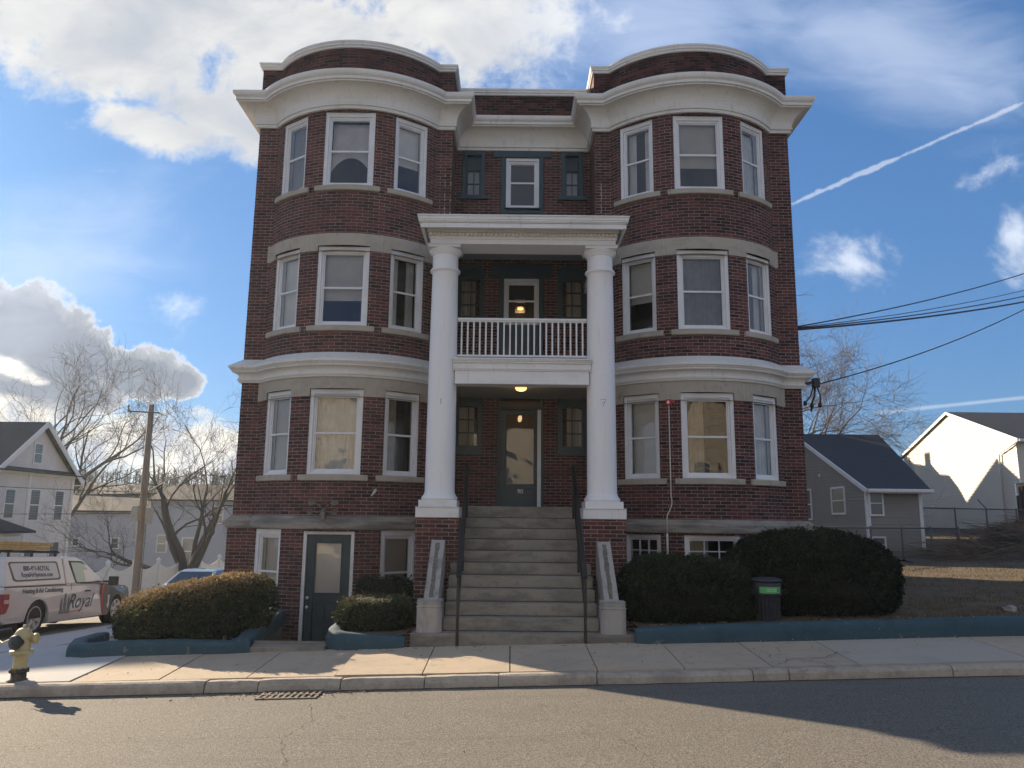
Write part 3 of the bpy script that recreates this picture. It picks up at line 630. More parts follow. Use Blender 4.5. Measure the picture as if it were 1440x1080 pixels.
g = MB(); g.add([xf(Vector(p)) for p in ((-w + .15, -.085, .42), (w - .15, -.085, .42), (w - .15, -.085, 1.29), (-w + .15, -.085, 1.29))], [(0, 1, 2, 3)]); g.build('pane', M_glass, fr)
g = MB(); z = .42
while z < 1.28: g.add([xf(Vector(p)) for p in ((-w + .14, -.11, z), (w - .14, -.11, z), (w - .14, -.122, z + .027), (-w + .14, -.122, z + .027))], [(0, 1, 2, 3)]); z += .025
g.build('blind', mat('door blind', (.72, .70, .66), .6), fr)
g = MB()
for z in (.18, .34): g.lathe([(.022, 0), (.024, .02), (.012, .025), (.012, .045), (.028, .055), (.03, .075), (.02, .085)], 14, xf(Vector((-w + .07, -.06, z))), axis=xf(Vector((0, 1, 0))) - xf(Vector((0, 0, 0))))
g.build('door_knob', mat('nickel', (.6, .58, .55), .3, metal=1), fr)

# ---- entrance recess, third floor
def rx(p): return Vector((CX + p.x, YR - p.y, p.z))   # x across, y outward from the recess wall
def box_r(mb, *a, **k): mb.box(*a, xf=rx, **k)
def rect_trim(zs, name='window_casing'): pass
# third floor centre window in a teal surround
mb = MB(); box_r(mb, -.48, -.37, -.14, .035, 7.9, 9.57); box_r(mb, .36, .455, -.14, .035, 7.9, 9.57); box_r(mb, -.655, .635, -.1, .045, 9.57, 9.72)
box_r(mb, -.37, .36, -.14, .01, 8.28, 8.40); box_r(mb, -.37, .36, -.14, -.01, 7.9, 8.28); box_r(mb, -.40, .39, -.1, .06, 8.375, 8.40)
cs = mb.build('window_surround', M_teal, B, bevel=.004)
xr = lambda p: Vector((CX - .005 + p.x, YR - .0 - p.y, p.z))
window(B, lambda p: xr(p) + Vector((0, -.03, 0)), .365, 8.402, 9.568, 'none', casing=.05, seed=50, meet=.46)
# third floor narrow side lights
for sg in (-1, 1):
    a, b = (.84, 1.32) if sg > 0 else (-1.325, -.83); mb = MB()
    box_r(mb, a, a + .09, -.16, .03, 8.60, 9.72); box_r(mb, b - .09, b, -.16, .03, 8.60, 9.72); box_r(mb, a + .09, b - .09, -.16, .03, 9.62, 9.72)
    box_r(mb, a - .08, b + .08, -.1, .07, 8.585, 8.68); box_r(mb, a + .09, b - .09, -.16, -.06, 9.30, 9.62)
    m_ = (a + b) / 2; box_r(mb, m_ - .011, m_ + .011, -.11, -.075, 8.68, 9.30)
    for z in (8.99, 9.29): box_r(mb, a + .09, b - .09, -.11, -.075, z - .01, z + .012)
    box_r(mb, a + .09, a + .12, -.12, -.065, 8.68, 9.3); box_r(mb, b - .12, b - .09, -.12, -.065, 8.68, 9.3); box_r(mb, a + .09, b - .09, -.12, -.065, 8.68, 8.71)
    f = mb.build('side_window', M_teal, B, bevel=.003)
    g = MB(); g.add([rx(Vector(p)) for p in ((a + .09, -.095, 8.68), (b - .09, -.095, 8.68), (b - .09, -.095, 9.3), (a + .09, -.095, 9.3))], [(0, 1, 2, 3)]); g.build('pane', M_glass, f)
    g = MB(); folds(g, a + .05, b - .05, 8.6, 9.35, -.2, rx, .012, 4, seed=9); g.build('curtain', mat('dim lace', (.25, .27, .29), .9), f)
# arched side windows of the two lower floors
def arch_poly(a, b, z0, zs, rise, n=12):
    c = (a + b) / 2; w = (b - a) / 2
    return [(a, z0), (b, z0)] + [(c + w * math.cos(t), zs + rise * math.sin(t)) for t in [PI * i / n for i in range(n + 1)]]
def arched_window(a, b, z0, zs, rise, gz0, gzt, seed):
    """teal frame with a segmental head, six small panes"""
    mb = MB(); ga, gb = a + .10, b - .09
    outer = [(a, z0)] + [(a, zs)] + [((a + b) / 2 - (b - a) / 2 * math.cos(t), zs + rise * math.sin(t)) for t in [PI * i / 14 for i in range(15)]][1:-1] + [(b, zs), (b, z0)]
    inner = [(ga, gz0)] + [(ga, gzt - .05)] + [((ga + gb) / 2 - (gb - ga) / 2 * math.cos(t), gzt - .05 + .05 * math.sin(t)) for t in [PI * i / 14 for i in range(15)]][1:-1] + [(gb, gzt - .05), (gb, gz0)]
    n = len(outer)
    for y, flip in ((.03, 0), (-.12, 1)):
        for i in range(n):
            j = (i + 1) % n; q = [outer[i], outer[j], inner[j], inner[i]]
            if flip: q.reverse()
            mb.face([rx(Vector((p[0], y, p[1]))) for p in q])
    for poly in (outer, inner):
        for i in range(n):
            j = (i + 1) % n; p, q = poly[i], poly[j]; mb.face([rx(Vector((p[0], .03, p[1]))), rx(Vector((q[0], .03, q[1]))), rx(Vector((q[0], -.12, q[1]))), rx(Vector((p[0], -.12, p[1])))])
    # brick-mould hood that follows the head
    hood = [((a + b) / 2 - ((b - a) / 2 + .045) * math.cos(t), zs - .02 + (rise + .05) * math.sin(t)) for t in [PI * i / 14 for i in range(15)]]
    hin = [((a + b) / 2 - ((b - a) / 2 - .03) * math.cos(t), zs - .02 + (rise - .03) * math.sin(t)) for t in [PI * i / 14 for i in range(15)]]
    for i in range(14):
        q = [hood[i], hood[i + 1], hin[i + 1], hin[i]]; mb.face([rx(Vector((p[0], .06, p[1]))) for p in q])
        mb.face([rx(Vector((hood[i][0], .06, hood[i][1]))), rx(Vector((hood[i + 1][0], .06, hood[i + 1][1]))), rx(Vector((hood[i + 1][0], 0, hood[i + 1][1]))), rx(Vector((hood[i][0], 0, hood[i][1])))])
        mb.face([rx(Vector((hin[i][0], .06, hin[i][1]))), rx(Vector((hin[i + 1][0], .06, hin[i + 1][1]))), rx(Vector((hin[i + 1][0], .02, hin[i + 1][1]))), rx(Vector((hin[i][0], .02, hin[i][1])))])
    box_r(mb, a - .05, b + .06, -.1, .075, z0 - .06, z0 + .0)
    m_ = (ga + gb) / 2; box_r(mb, m_ - .011, m_ + .011, -.1, -.055, gz0, gzt)
    for k in (1, 2): z = gz0 + (gzt - gz0) * k / 3; box_r(mb, ga, gb, -.1, -.055, z - .011, z + .011)
    f = mb.build('arched_window', M_teal, B, fixn=False)
    g = MB(); g.add([rx(Vector(p)) for p in ((ga, -.085, gz0), (gb, -.085, gz0), (gb, -.085, gzt), (ga, -.085, gzt))], [(0, 1, 2, 3)]); g.build('pane', M_glass, f)
    g = MB(); folds(g, ga - .03, gb + .03, gz0, gzt, -.19, rx, .012, 5, seed=seed); g.build('curtain', mat('ivory lace', (.42, .40, .34), .9), f)
for a, b in ((-1.385, -.80), (.765, 1.36)):
    arched_window(a, b, 5.86, 6.86, .22, 5.97, 6.80, 4); arched_window(a, b, 3.10, 4.10, .22, 3.23, 4.05, 6)
# second floor door with its storm sash
mb = MB(); box_r(mb, -.655, .63, -.1, .045, 6.82, 7.12); box_r(mb, -.48, -.385, -.14, .035, 4.42, 6.82); box_r(mb, .37, .455, -.14, .035, 4.42, 6.82)
box_r(mb, -.385, .37, -.12, -.02, 4.42, 5.80)
for i in range(5): x = -.36 + i * .15; box_r(mb, x, x + .115, -.02, -.008, 4.50, 5.70)
d2 = mb.build('balcony_door', M_teal, B, bevel=.004)
window(B, lambda p: Vector((CX - .007 + p.x, YR - .03 - p.y, p.z)), .375, 5.80, 6.815, 'none', casing=.045, seed=60, meet=.45)
g = MB(); box_r(g, -.14, .08, -.9, -.88, 6.30, 6.62); g.build('room_picture', mat('pale inside panel', (.3, .33, .36), .8), d2)
# front door
mb = MB(); box_r(mb, -.655, .63, -.08, .045, 4.36, 4.48); box_r(mb, -.48, -.44, -.16, .035, 1.96, 4.36); box_r(mb, .425, .47, -.16, .035, 1.96, 4.36)
box_r(mb, -.44, .425, -.16, .0, 3.985, 4.05); box_r(mb, -.44, .425, -.16, .0, 4.31, 4.36)
fd = mb.build('front_door', M_teal, B, bevel=.004)
mb = MB(); box_r(mb, .345, .42, -.12, .02, 1.98, 3.985); mb.build('door_post', M_white, fd, bevel=.004)
mb = MB(); a, b = -.437, .343
box_r(mb, a, -.29, -.10, -.045, 2.0, 3.98); box_r(mb, .27, b, -.10, -.045, 2.0, 3.98); box_r(mb, -.29, .27, -.10, -.045, 3.885, 3.98); box_r(mb, -.29, .27, -.10, -.045, 2.0, 2.46)
box_r(mb, -.36, .31, -.045, -.01, 2.36, 2.42); box_r(mb, -.385, -.345, -.045, .01, 2.72, 3.12)
for x in (-.305, .27): box_r(mb, x, x + .015, -.045, -.03, 2.46, 3.885)
leaf = mb.build('door_leaf', M_teal, fd, bevel=.004)
g = MB(); g.add([rx(Vector(p)) for p in ((-.29, -.075, 2.46), (.27, -.075, 2.46), (.27, -.075, 3.885), (-.29, -.075, 3.885))], [(0, 1, 2, 3)]); g.build('pane', M_glass, fd)
g = MB(); g.add([rx(Vector(p)) for p in ((-.44, -.085, 4.05), (.425, -.085, 4.05), (.425, -.085, 4.31), (-.44, -.085, 4.31))], [(0, 1, 2, 3)]); g.build('transom_pane', M_glass, fd)
g = MB(); box_r(g, -.6, .6, -1.6, -1.58, 1.9, 4.4); box_r(g, -.6, .6, -1.6, 0 - .3, 1.93, 1.96); g.build('hallway', mat('hall wall', (.16, .14, .12), .9), fd)
text_mesh('90', .125, lambda p: rx(Vector((p.x + .0, -.042 + p.z, 2.305 + p.y))), 'house_number', mat('white numerals', (.75, .75, .73), .5), fd, .002)
mb = MB(); box_r(mb, -.52, .50, -.1, .14, 1.93, 1.985); mb.build('threshold', M_cheek, fd, bevel=.006)

# ---- porch: two tall columns, balcony, entablature
def column(x, yc=12.85):
    mb = MB(); mb.box(x - .35, x + .35, yc - .35, yc + .35, 1.765, 1.92); mb.box(x - .36, x + .36, yc - .36, yc + .36, 1.92, 1.934)
    mb.box(x - .31, x + .31, yc - .31, yc + .31, 1.934, 2.045)
    r0, r1 = .247, .222
    pr = [(.0, 2.045), (.285, 2.045), (.297, 2.06), (.30, 2.08), (.295, 2.10), (.28, 2.112), (.272, 2.118), (.272, 2.13), (.258, 2.15), (r0, 2.19)]
    for i in range(1, 12): t = i / 12; pr.append((r0 - (r0 - r1) * t ** 1.6, 2.19 + (5.93 - 2.19) * t))
    pr += [(r1, 5.93), (r1 + .012, 5.945), (r1 + .034, 5.955), (r1 + .04, 5.975), (r1 + .034, 5.995), (r1 + .012, 6.005), (r1 + .004, 6.02), (r1 - .002, 6.04), (r1 - .002, 6.24), (r1 + .014, 6.25), (r1 + .014, 6.262),
           (r1 + .02, 6.27), (r1 + .045, 6.295), (r1 + .062, 6.325), (r1 + .066, 6.34), (0, 6.34)]
    cm = MB(); cm.lathe(pr, 56, (x, yc, 0)); cc = cm.build('column', M_whiteclean, B)
    md = cc.modifiers.new('edge', 'EDGE_SPLIT'); md.split_angle = R(50)
    mb.build('plinth', M_white, cc, bevel=.006)
    mb = MB(); mb.box(x - .275, x + .275, yc - .275, yc + .275, 6.341, 6.385); mb.box(x - .29, x + .29, yc - .29, yc + .29, 6.385, 6.403)
    mb.build('capital', M_white, cc, bevel=.004)
XP = CX - .025
for x in (XP - 1.345, XP + 1.345): column(x)
for x, pts in ((XP - 1.345, (((.0, 3.62), (.005, 3.70)), ((-.012, 3.70), (.012, 3.70)))), (XP + 1.345, (((-.04, 3.72), (.05, 3.73)), ((.05, 3.73), (.0, 3.60)), ((-.02, 3.66), (.03, 3.68))))):
    mb = MB()
    for (a, za), (b, zb_) in pts:
        ya, yb_ = [12.85 - math.sqrt(.245 ** 2 - q * q) - .001 for q in (a, b)]; mb.bar((x + a, ya, za), (x + b, yb_, zb_), .007, .004)
    mb.build('rust_mark', mat('rust mark', (.20, .13, .09), .9), B)
for x in (XP - 1.345, XP + 1.345):
    mb = MB(); a, b, y0, y1 = x - .345, x + .345, 12.51, 14.9
    for k, (p, q) in enumerate((((a, y1), (a, y0)), ((a, y0), (b, y0)), ((b, y0), (b, y1)))):
        L = math.hypot(q[0] - p[0], q[1] - p[1])
        mb.face([(*p, -.3), (*q, -.3), (*q, 1.76), (*p, 1.76)], 0, [(k * 3, -.3), (k * 3 + L, -.3), (k * 3 + L, 1.76), (k * 3, 1.76)])
    mb.face([(a, y0, 1.76), (b, y0, 1.76), (b, y1, 1.76), (a, y1, 1.76)])
    mb.build('brick_pier', M_brick, B)
def porch_ring(mb, hw, yf, z0, z1, th=.5):
    ts = min(th, .26); mb.box(XP - hw, XP + hw, yf, yf + th, z0, z1); mb.box(XP - hw, XP - hw + ts, yf + th, YF + .6, z0, z1); mb.box(XP + hw - ts, XP + hw, yf + th, YF + .6, z0, z1)
mb = MB(); porch_ring(mb, 1.59, 12.605, 6.405, 6.49); porch_ring(mb, 1.605, 12.59, 6.49, 6.53, .53); porch_ring(mb, 1.59, 12.603, 6.53, 6.60)
ent = mb.build('entablature', M_whiteclean, B, bevel=.004)
mb = MB(); n = 46
for i in range(n):
    x = XP - 1.62 + 3.24 * (i + .5) / n; mb.box(x - .02, x + .02, 12.555, 12.602, 6.545, 6.59)
for sx in (-1, 1):
    for i in range(24):
        y = 12.66 + i * .0704; x = XP + sx * 1.612; mb.box(x - .022, x + .022, y - .02, y + .02, 6.545, 6.59)
mb.build('dentils', M_whiteclean, ent)
mb = MB()
mb.box(XP - 1.645, XP + 1.645, 12.535, 13.1, 6.60, 6.66)
for h, z0, z1 in ((1.735, 6.585, 6.66), (1.725, 6.66, 6.672)): porch_ring(mb, h, 12.80 - (h - 1.24), z0, z1, .05)
for h, z0, z1 in ((1.75, 6.672, 6.69), (1.765, 6.69, 6.72), (1.775, 6.72, 6.775), (1.79, 6.775, 6.80)): mb.box(XP - h, XP + h, 12.80 - (h - 1.24), 13.1, z0, z1); mb.box(XP - h, XP - 1.40, 13.1, YF + .4, z0, z1); mb.box(XP + 1.40, XP + h, 13.1, YF + .4, z0, z1)
mb.build('porch_roof', M_white, B, bevel=.003)
def wedge(mb, h0, h1, y0, y1, z0, z1, th):
    mb.add([(XP - h0, y0, z0), (XP + h0, y0, z0), (XP + h1, y1, z1), (XP - h1, y1, z1), (XP - h0, y0, z0 - th), (XP + h0, y0, z0 - th), (XP + h1, y1, z1 - th), (XP - h1, y1, z1 - th)], [(0, 1, 2, 3), (5, 4, 7, 6), (0, 4, 5, 1), (1, 5, 6, 2), (2, 6, 7, 3), (3, 7, 4, 0)])
mb = MB(); wedge(mb, 1.5, 1.4, 13.15, YR - .01, 6.93, 7.26, .03); mb.box(XP - 1.30, XP + 1.30, 13.105, 13.149, 6.42, 6.92); mb.build('porch_ceiling', mat('grey porch ceiling', (.34, .35, .37), .7), B)
mb = MB(); wedge(mb, 1.62, 1.46, 12.95, YR - .01, 6.97, 7.38, .06); mb.build('porch_deck', M_tar, B)
# balcony
mb = MB(); bw = 1.125
for y, z0, z1 in ((12.66, 3.975, 4.005), (12.68, 4.005, 4.20), (12.665, 4.20, 4.225), (12.65, 4.225, 4.25), (12.665, 4.25, 4.33), (12.64, 4.33, 4.36), (12.62, 4.36, 4.385), (12.60, 4.385, 4.41)):
    mb.box(XP - bw - (.0 if z0 < 4.2 else .03), XP + bw + (.0 if z0 < 4.2 else .03), y, 12.95, z0, z1)
mb.box(XP - 1.4, XP + 1.4, 12.95, YR - .002, 4.24, 4.40)
bal = mb.build('balcony', M_white, B, bevel=.003)
mb = MB(); mb.box(XP - 1.4, XP + 1.4, 12.96, YR - .004, 4.215, 4.238); mb.build('porch_ceiling', mat('lower porch ceiling', (.30, .30, .30), .7), B)
mb = MB(); yr = 12.86
mb.box(XP - 1.11, XP + 1.11, yr - .035, yr + .035, 5.115, 5.155); mb.box(XP - 1.11, XP + 1.11, yr - .022, yr + .022, 5.09, 5.115); mb.box(XP - 1.11, XP + 1.11, yr - .025, yr + .025, 4.475, 4.51)
rl = mb.build('balcony_railing', M_white, B, bevel=.004)
mb = MB(); n = 21
for i in range(n): x = XP - 1.11 + 2.22 * (i + .7) / (n + .4); mb.box(x - .0135, x + .0135, yr - .0135, yr + .0135, 4.51, 5.09)
mb.build('balusters', M_white, rl)
# ceiling lamps: porch one, two added indoors for glows in the glass
lampm = mat('lit lamp glass', (1, .7, .4), .4, emit=((1, .50, .17), .75)); brass = mat('dull brass', (.32, .22, .10), .35, metal=1)
for y, zc in ((14.2, 4.215), (16.6, 4.50), (16.6, 6.42)):
    mb = MB(); mb.lathe([(0, 0), (.13, 0), (.135, -.012), (.125, -.03), (.12, -.03), (0, -.03)], 24, (CX - .02, y, zc)); lf = mb.build('ceiling_lamp', brass, B)
    kk = .6 if zc > 6 else 1
    mb = MB(); mb.lathe([(.108 * kk, -.031), (.11 * kk, -.06), (.09 * kk, -.03 - .055 * kk), (.05 * kk, -.03 - .07 * kk), (0, -.03 - .074 * kk)], 24, (CX - .02, y, zc)); mb.build('lamp_glass', lampm, lf)
    ld = bpy.data.lights.new('ceiling lamp', 'POINT'); ld.energy = .8; ld.color = (1, .62, .3); ld.shadow_soft_size = .06
    lo = bpy.data.objects.new('ceiling_lamp_light', ld); COL.objects.link(lo); lo.location = (CX - .02, y, zc - .2)
# scarred mortar where old downpipes ran, at the inner corners of the bays on the top floor
mb = MB(); random.seed(4)
for x0, s in ((CX - 1.62, 1), (CX + 1.60, -1)):
    z = 8.75
    while z > 7.1:
        h = random.uniform(.03, .16); w = random.uniform(.008, .02)
        for dx in ((0, .12) if s == 1 else (0,)):
            if random.random() < .75: mb.box(x0 + dx * s, x0 + dx * s + w, YF - .004, YF + .01, z - h, z)
        z -= h + random.uniform(.0, .05)
mb.build('mortar_scar', mat('scar mortar', (.45, .42, .38), .9), B)

# ------------------------------------------------------------------ entrance stair
ST = thing('front_staircase', 'weathered concrete front staircase with stained stone cheek walls leading to the porch', 'staircase', (XP, 11.1, 0))
Y0, TR, Z0, RS = 11.12, .272, .178, .1765
k_wide = 1.115; k_nar = .97
for k in range(10):
    y = Y0 + TR * k; z = Z0 + RS * k; mb = MB()
    hw = 1.545 if k == 0 else (k_wide if k < 7 else k_nar)
    yb = Y0 + TR * (k + 1) + .25 if k < 9 else 13.9
    xa, xb = XP - hw + (.0 if k else 0), XP + hw
    mb.box(xa, xb, y, yb, z - RS - (.25 if k == 0 else 0) + .004, z - .0)
    if k == 0: mb.box(XP + 1.545, XP + 1.60, y + .0, yb, z - .3, z - .01)
    o = mb.build('step', M_step, ST, bevel=.012, seg=2)
mb = MB(); mb.box(XP - 1.0, XP + 1.0, Y0 + TR * 10, YR + .1, Z0 + RS * 9 + .004, Z0 + RS * 10 + .03); mb.build('landing', M_step, ST, bevel=.01)
mb = MB()
for k in range(1, 10):
    y = Y0 + TR * k; z = Z0 + RS * (k - 1); hw = (k_wide if k < 7 else k_nar) - .01
    mb.box(XP - hw, XP + hw, y - .006, y + .002, z - .002, z + .008)
mb.build('step_joint', M_joint, ST)
for sx in (-1, 1):
    xo = XP + sx * 1.30; mb = MB()
    poly = [(xo - .17, 10.98 + .14), (xo + .17, 11.12)]
    # chamfered pedestal block
    w, d = .175, .36; cx, cy = xo, 11.12 + .04 + d / 2; ch = .06
    outl = [(-w + ch, -d / 2), (w - ch, -d / 2), (w, -d / 2 + ch), (w, d / 2), (-w, d / 2), (-w, -d / 2 + ch)]
    for (z0, z1, g) in ((.182, .525, 0), (.525, .575, -.02), (.575, .61, -.05)):
        mb.prism([(cx + x * (1 + g), cy + y * (1 + g)) for x, y in outl], z0, z1, plane='XY')
    mb.build('pedestal_block', M_cheek, ST, bevel=.014, seg=2)
    # sloping cheek wall with a darker strip laid on top for its sunk centre
    a, b = xo - .105, xo + .105; mb = MB()
    prof = [(11.42, -.1), (11.42, .60), (12.36, 1.415), (12.52, 1.415), (12.52, -.1)]
    mb.prism(prof, a, b, plane='YZ'); ck = mb.build('cheek_wall', M_cheek, ST, bevel=.014, seg=2)
    mb = MB(); rr = random.Random(3 + sx); n = 14; pts = []
    for i in range(n):
        t = i / (n - 1); c = xo + rr.uniform(-.006, .006); w = .026 + rr.uniform(0, .014)
        y = 11.45 + t * .86; z = .60 + (y - 11.42) * .867 + .004; pts.append((c - w, c + w, y, z))
    for p, q in zip(pts, pts[1:]): mb.face([(p[0], p[2], p[3]), (p[1], p[2], p[3]), (q[1], q[2], q[3]), (q[0], q[2], q[3])])
    mb.build('stain', mat('dark centre strip', (.20, .18, .15), .95, var=.55, vscale=22), ck)
# hand rails: flat iron rail, end post at the foot, return at the top
for sx, lab in ((-1, 'black iron stair handrail nearer the teal basement door'), (1, 'black iron stair handrail on the side nearer the trash bin and red alarm box')):
    x0 = XP + sx * .885; xt = XP + sx * .93; root = thing('stair_handrail', lab, 'handrail', (x0, 10.98, .1), 'iron handrails of the front stair')
    foot = (x0, 11.02, walk_z(x0, 11.02)); t0 = Vector((x0, 11.04, .98)); t1 = Vector((xt, 13.62, 2.66))
    mb = MB(); mb.bar(t0 - Vector((0, .03, .02)), t1, .065, .045); mb.bar(t1 - Vector((0, .02, .012)), (xt, 13.95, 2.66), .052, .035); mb.bar(t1 + Vector((0, .3, 0)), t1 + Vector((sx * .25, .3, 0)), .04, .03); mb.build('top_rail', M_black, root, bevel=.006)
    mb = MB(); lo = Vector((0, 0, -.42)); mb.bar(t0 + lo, t1 + lo + Vector((0, -.2, -.13)), .045, .03); mb.build('lower_rail', M_black, root)
    for y, zb in ((11.045, None), (12.35, .94), (13.60, 1.76)):
        t = (y - 11.04) / 2.58; x = x0 + (xt - x0) * t; z = .98 + 1.68 * t
        mb = MB(); mb.bar((x, y, foot[2] if zb is None else zb), (x, y, z - .01), .042, .042); mb.build('post', M_black, root, bevel=.004)

# ------------------------------------------------------------------ fittings on the facade
xf, hw = window_xf(1, -R(20.0), 0.0); 
AL = thing('fire_alarm_box', 'red fire alarm box with a white strobe and a pale conduit dropping down the brick', 'alarm', xf(Vector((0, 0, 3.92))))
mb = MB(); mb.box(-.055, .055, 0, .05, 3.87, 3.98, xf=xf); mb.box(.055, .11, 0, .03, 3.90, 3.96, xf=xf); mb.build('alarm_body', mat('alarm red', (.42, .015, .02), .4), AL, bevel=.006)
mb = MB(); mb.box(-.025, .015, .05, .062, 3.90, 3.95, xf=xf); mb.build('strobe', mat('strobe white', (.8, .8, .78), .3), AL)
mb = MB(); mb.tube([xf(Vector(p)) for p in ((0, .02, 3.87), (0, .02, 2.2), (.012, .02, 2.12), (.012, .025, 2.05), (-.02, .05, 1.95), (-.06, .1, 1.86), (-.07, .115, 1.78), (-.07, .125, 1.50))], .011, 8)
mb.tube([xf(Vector(p)) for p in ((-.07, .125, 1.52), (-.07, .125, 1.0))], .02, 10); mb.build('conduit', mat('pale conduit', (.62, .58, .52), .5), AL)

FL = thing('security_light', 'four headed grey security light on a bracket above the teal basement door', 'outdoor light', (-3.36, 14.0, 1.9)); gm = mat('corroded grey metal', (.22, .21, .19), .7, var=.4, vscale=30)
mb = MB(); mb.lathe([(0, 0), (.05, 0), (.05, .03), (.03, .05), (0, .05)], 14, (-3.36, 14.07, 1.86), axis=(0, -1, 0)); mb.bar((-3.36, 14.06, 1.86), (-3.36, 13.95, 1.83), .06, .10); mb.box(-3.40, -3.32, 13.93, 14.03, 1.70, 1.84); mb.build('junction_box', gm, FL, bevel=.01)
for dx, dz, ty in ((-.20, .10, 0), (.20, .10, 0), (-.22, -.06, 1), (.20, -.06, 1)):
    hx, hz = -3.36 + dx, 1.91 + dz * .9; mb = MB(); d = Vector((dx * .5, -.8, -.35 if ty else .1)).normalized()
    mb.tube([(-3.36, 13.99, 1.88), (-3.36 + dx * .5, 13.97, 1.89 + dz * .9), (hx, 13.97, hz)], .012, 8)
    mb.lathe([(0, -.035), (.025, -.03), (.034, 0), (.05, .05), (.054, .06), (.046, .062), (.03, .03), (0, .02)], 16, (hx, 13.96, hz), axis=d); mb.build('lamp_head', gm, FL)
mb = MB()
for a, b in (((0, .1), (.02, .17)), ((.02, .17), (.10, .18)), ((.10, .18), (.11, .10)), ((-.1, .17), (0, .16))): mb.tube([(-3.36 + a[0], 13.95, 1.92 + a[1] - .08), (-3.36 + b[0], 13.95, 1.92 + b[1] - .08)], .007, 6)
mb.build('cable', M_black, FL)
mb = MB(); mb.add([(-2.49, 14.14, 2.26), (-2.45, 14.13, 2.28), (-2.45, 14.15, 2.22), (-2.475, 14.12, 2.19), (-2.56, 14.14, 2.12), (-2.55, 14.15, 2.14)], [(0, 1, 2, 3), (0, 3, 4, 5)])
tag(mb.build('wall_bracket', mat('bent pale metal', (.5, .48, .45), .5)), 'small bent strip of pale metal hanging on the brick below a first floor sill', 'bracket')

SB = thing('service_bracket', 'black cable bracket with hanging insulators on the far right corner of the brick building', 'cable bracket', (5.72, 14.9, 4.5))
mb = MB(); mb.bar((5.69, 15.0, 4.42), (6.02, 15.0, 4.50), .05, .05); mb.box(5.96, 6.08, 14.94, 15.06, 4.38, 4.56); mb.tube([(6.0, 15, 4.4), (5.98, 15, 4.2), (5.93, 15, 4.08), (5.90, 15, 3.9)], .022, 8); mb.tube([(6.03, 15, 4.42), (6.10, 15, 4.22), (6.08, 15, 4.05)], .013, 6); mb.tube([(5.97, 15, 4.4), (5.90, 15, 4.2), (5.80, 15, 4.08)], .013, 6)
mb.build('bracket_arm', M_black, SB)
for p in ((5.79, 15, 4.06), (6.08, 15, 4.03), (5.92, 15, 4.02)):
    mb = MB(); mb.lathe([(0, -.05), (.03, -.045), (.042, -.01), (.03, .01), (.038, .03), (.015, .05), (0, .05)], 12, p); mb.build('insulator', M_black, SB)

# ------------------------------------------------------------------ ground, street, pavements
def grid(name, xs, ys, fz, material, skip=None, kind='structure', jit=0):
    mb = MB(); rr = random.Random(1); vs = []
    for y in ys:
        for x in xs: vs.append((x, y, fz(x, y) + (rr.uniform(-jit, jit) if jit else 0)))
    nx = len(xs); fs = []
    for j in range(len(ys) - 1):
        for i in range(nx - 1):
            if skip and skip((xs[i] + xs[i + 1]) / 2, (ys[j] + ys[j + 1]) / 2): continue
            fs.append((j * nx + i, j * nx + i + 1, (j + 1) * nx + i + 1, (j + 1) * nx + i))
    mb.add(vs, fs, 0, True); o = mb.build(name, material, org=(0, 0, 0)); tag(o, kind=kind); return o
def lin(a, b, n): return [a + (b - a) * i / n for i in range(n + 1)]
YK = 9.35   # street face of the kerb
KPTS = [(70, YK), (-7.3, YK)] + [(-7.3 - 2.4 * math.sin(t), YK + 2.4 - 2.4 * math.cos(t)) for t in [PI / 2 * i / 10 for i in range(1, 11)]] + [(-9.7, 60)]
grid('road', lin(-70, -10, 8) + lin(-9.5, 12, 60) + lin(13, 70, 10), lin(-50, 4, 10) + lin(4.2, YK, 22) + lin(YK + .6, 60, 40), road_z, M_road, skip=lambda x, y: (x > -9.7 and y > YK + .15 and not (x < -7.3 and (x + 7.3) ** 2 + (y - YK - 2.4) ** 2 > 2.3 ** 2 and y < YK + 2.4)) )
HX0, HX1, HY0, HY1 = -4.0, -2.56, 11.2, 15.2
xs = sorted(set(lin(-200, -24, 16) + lin(-22, -6.0, 26) + lin(-5.5, 14, 60) + lin(15, 60, 24) + lin(70, 260, 8) + [HX0, HX1, -1.44, 1.80])); ys = sorted(set([11.06, HY0, HY1] + lin(11.2, 16, 16) + lin(16.5, 50, 40) + lin(54, 400, 16)))
def far_z(x, y):
    z = land_z(x, y)
    if y > 60: z += .01 * (y - 60)
    return z + .02 * noise.noise(Vector((x * .7, y * .7, 0)))
grid('terrain', xs, ys, lambda x, y: far_z(x, y) if not (x < -9.6 and x > -24) else min(far_z(x, y), road_z(x, y) - .05), M_lawn,
     skip=lambda x, y: (HX0 < x < HX1 and y < HY1) or (-1.44 < x < 1.8 and y < 15.2) or (-9.7 > x > -70 and y < 45 and False))
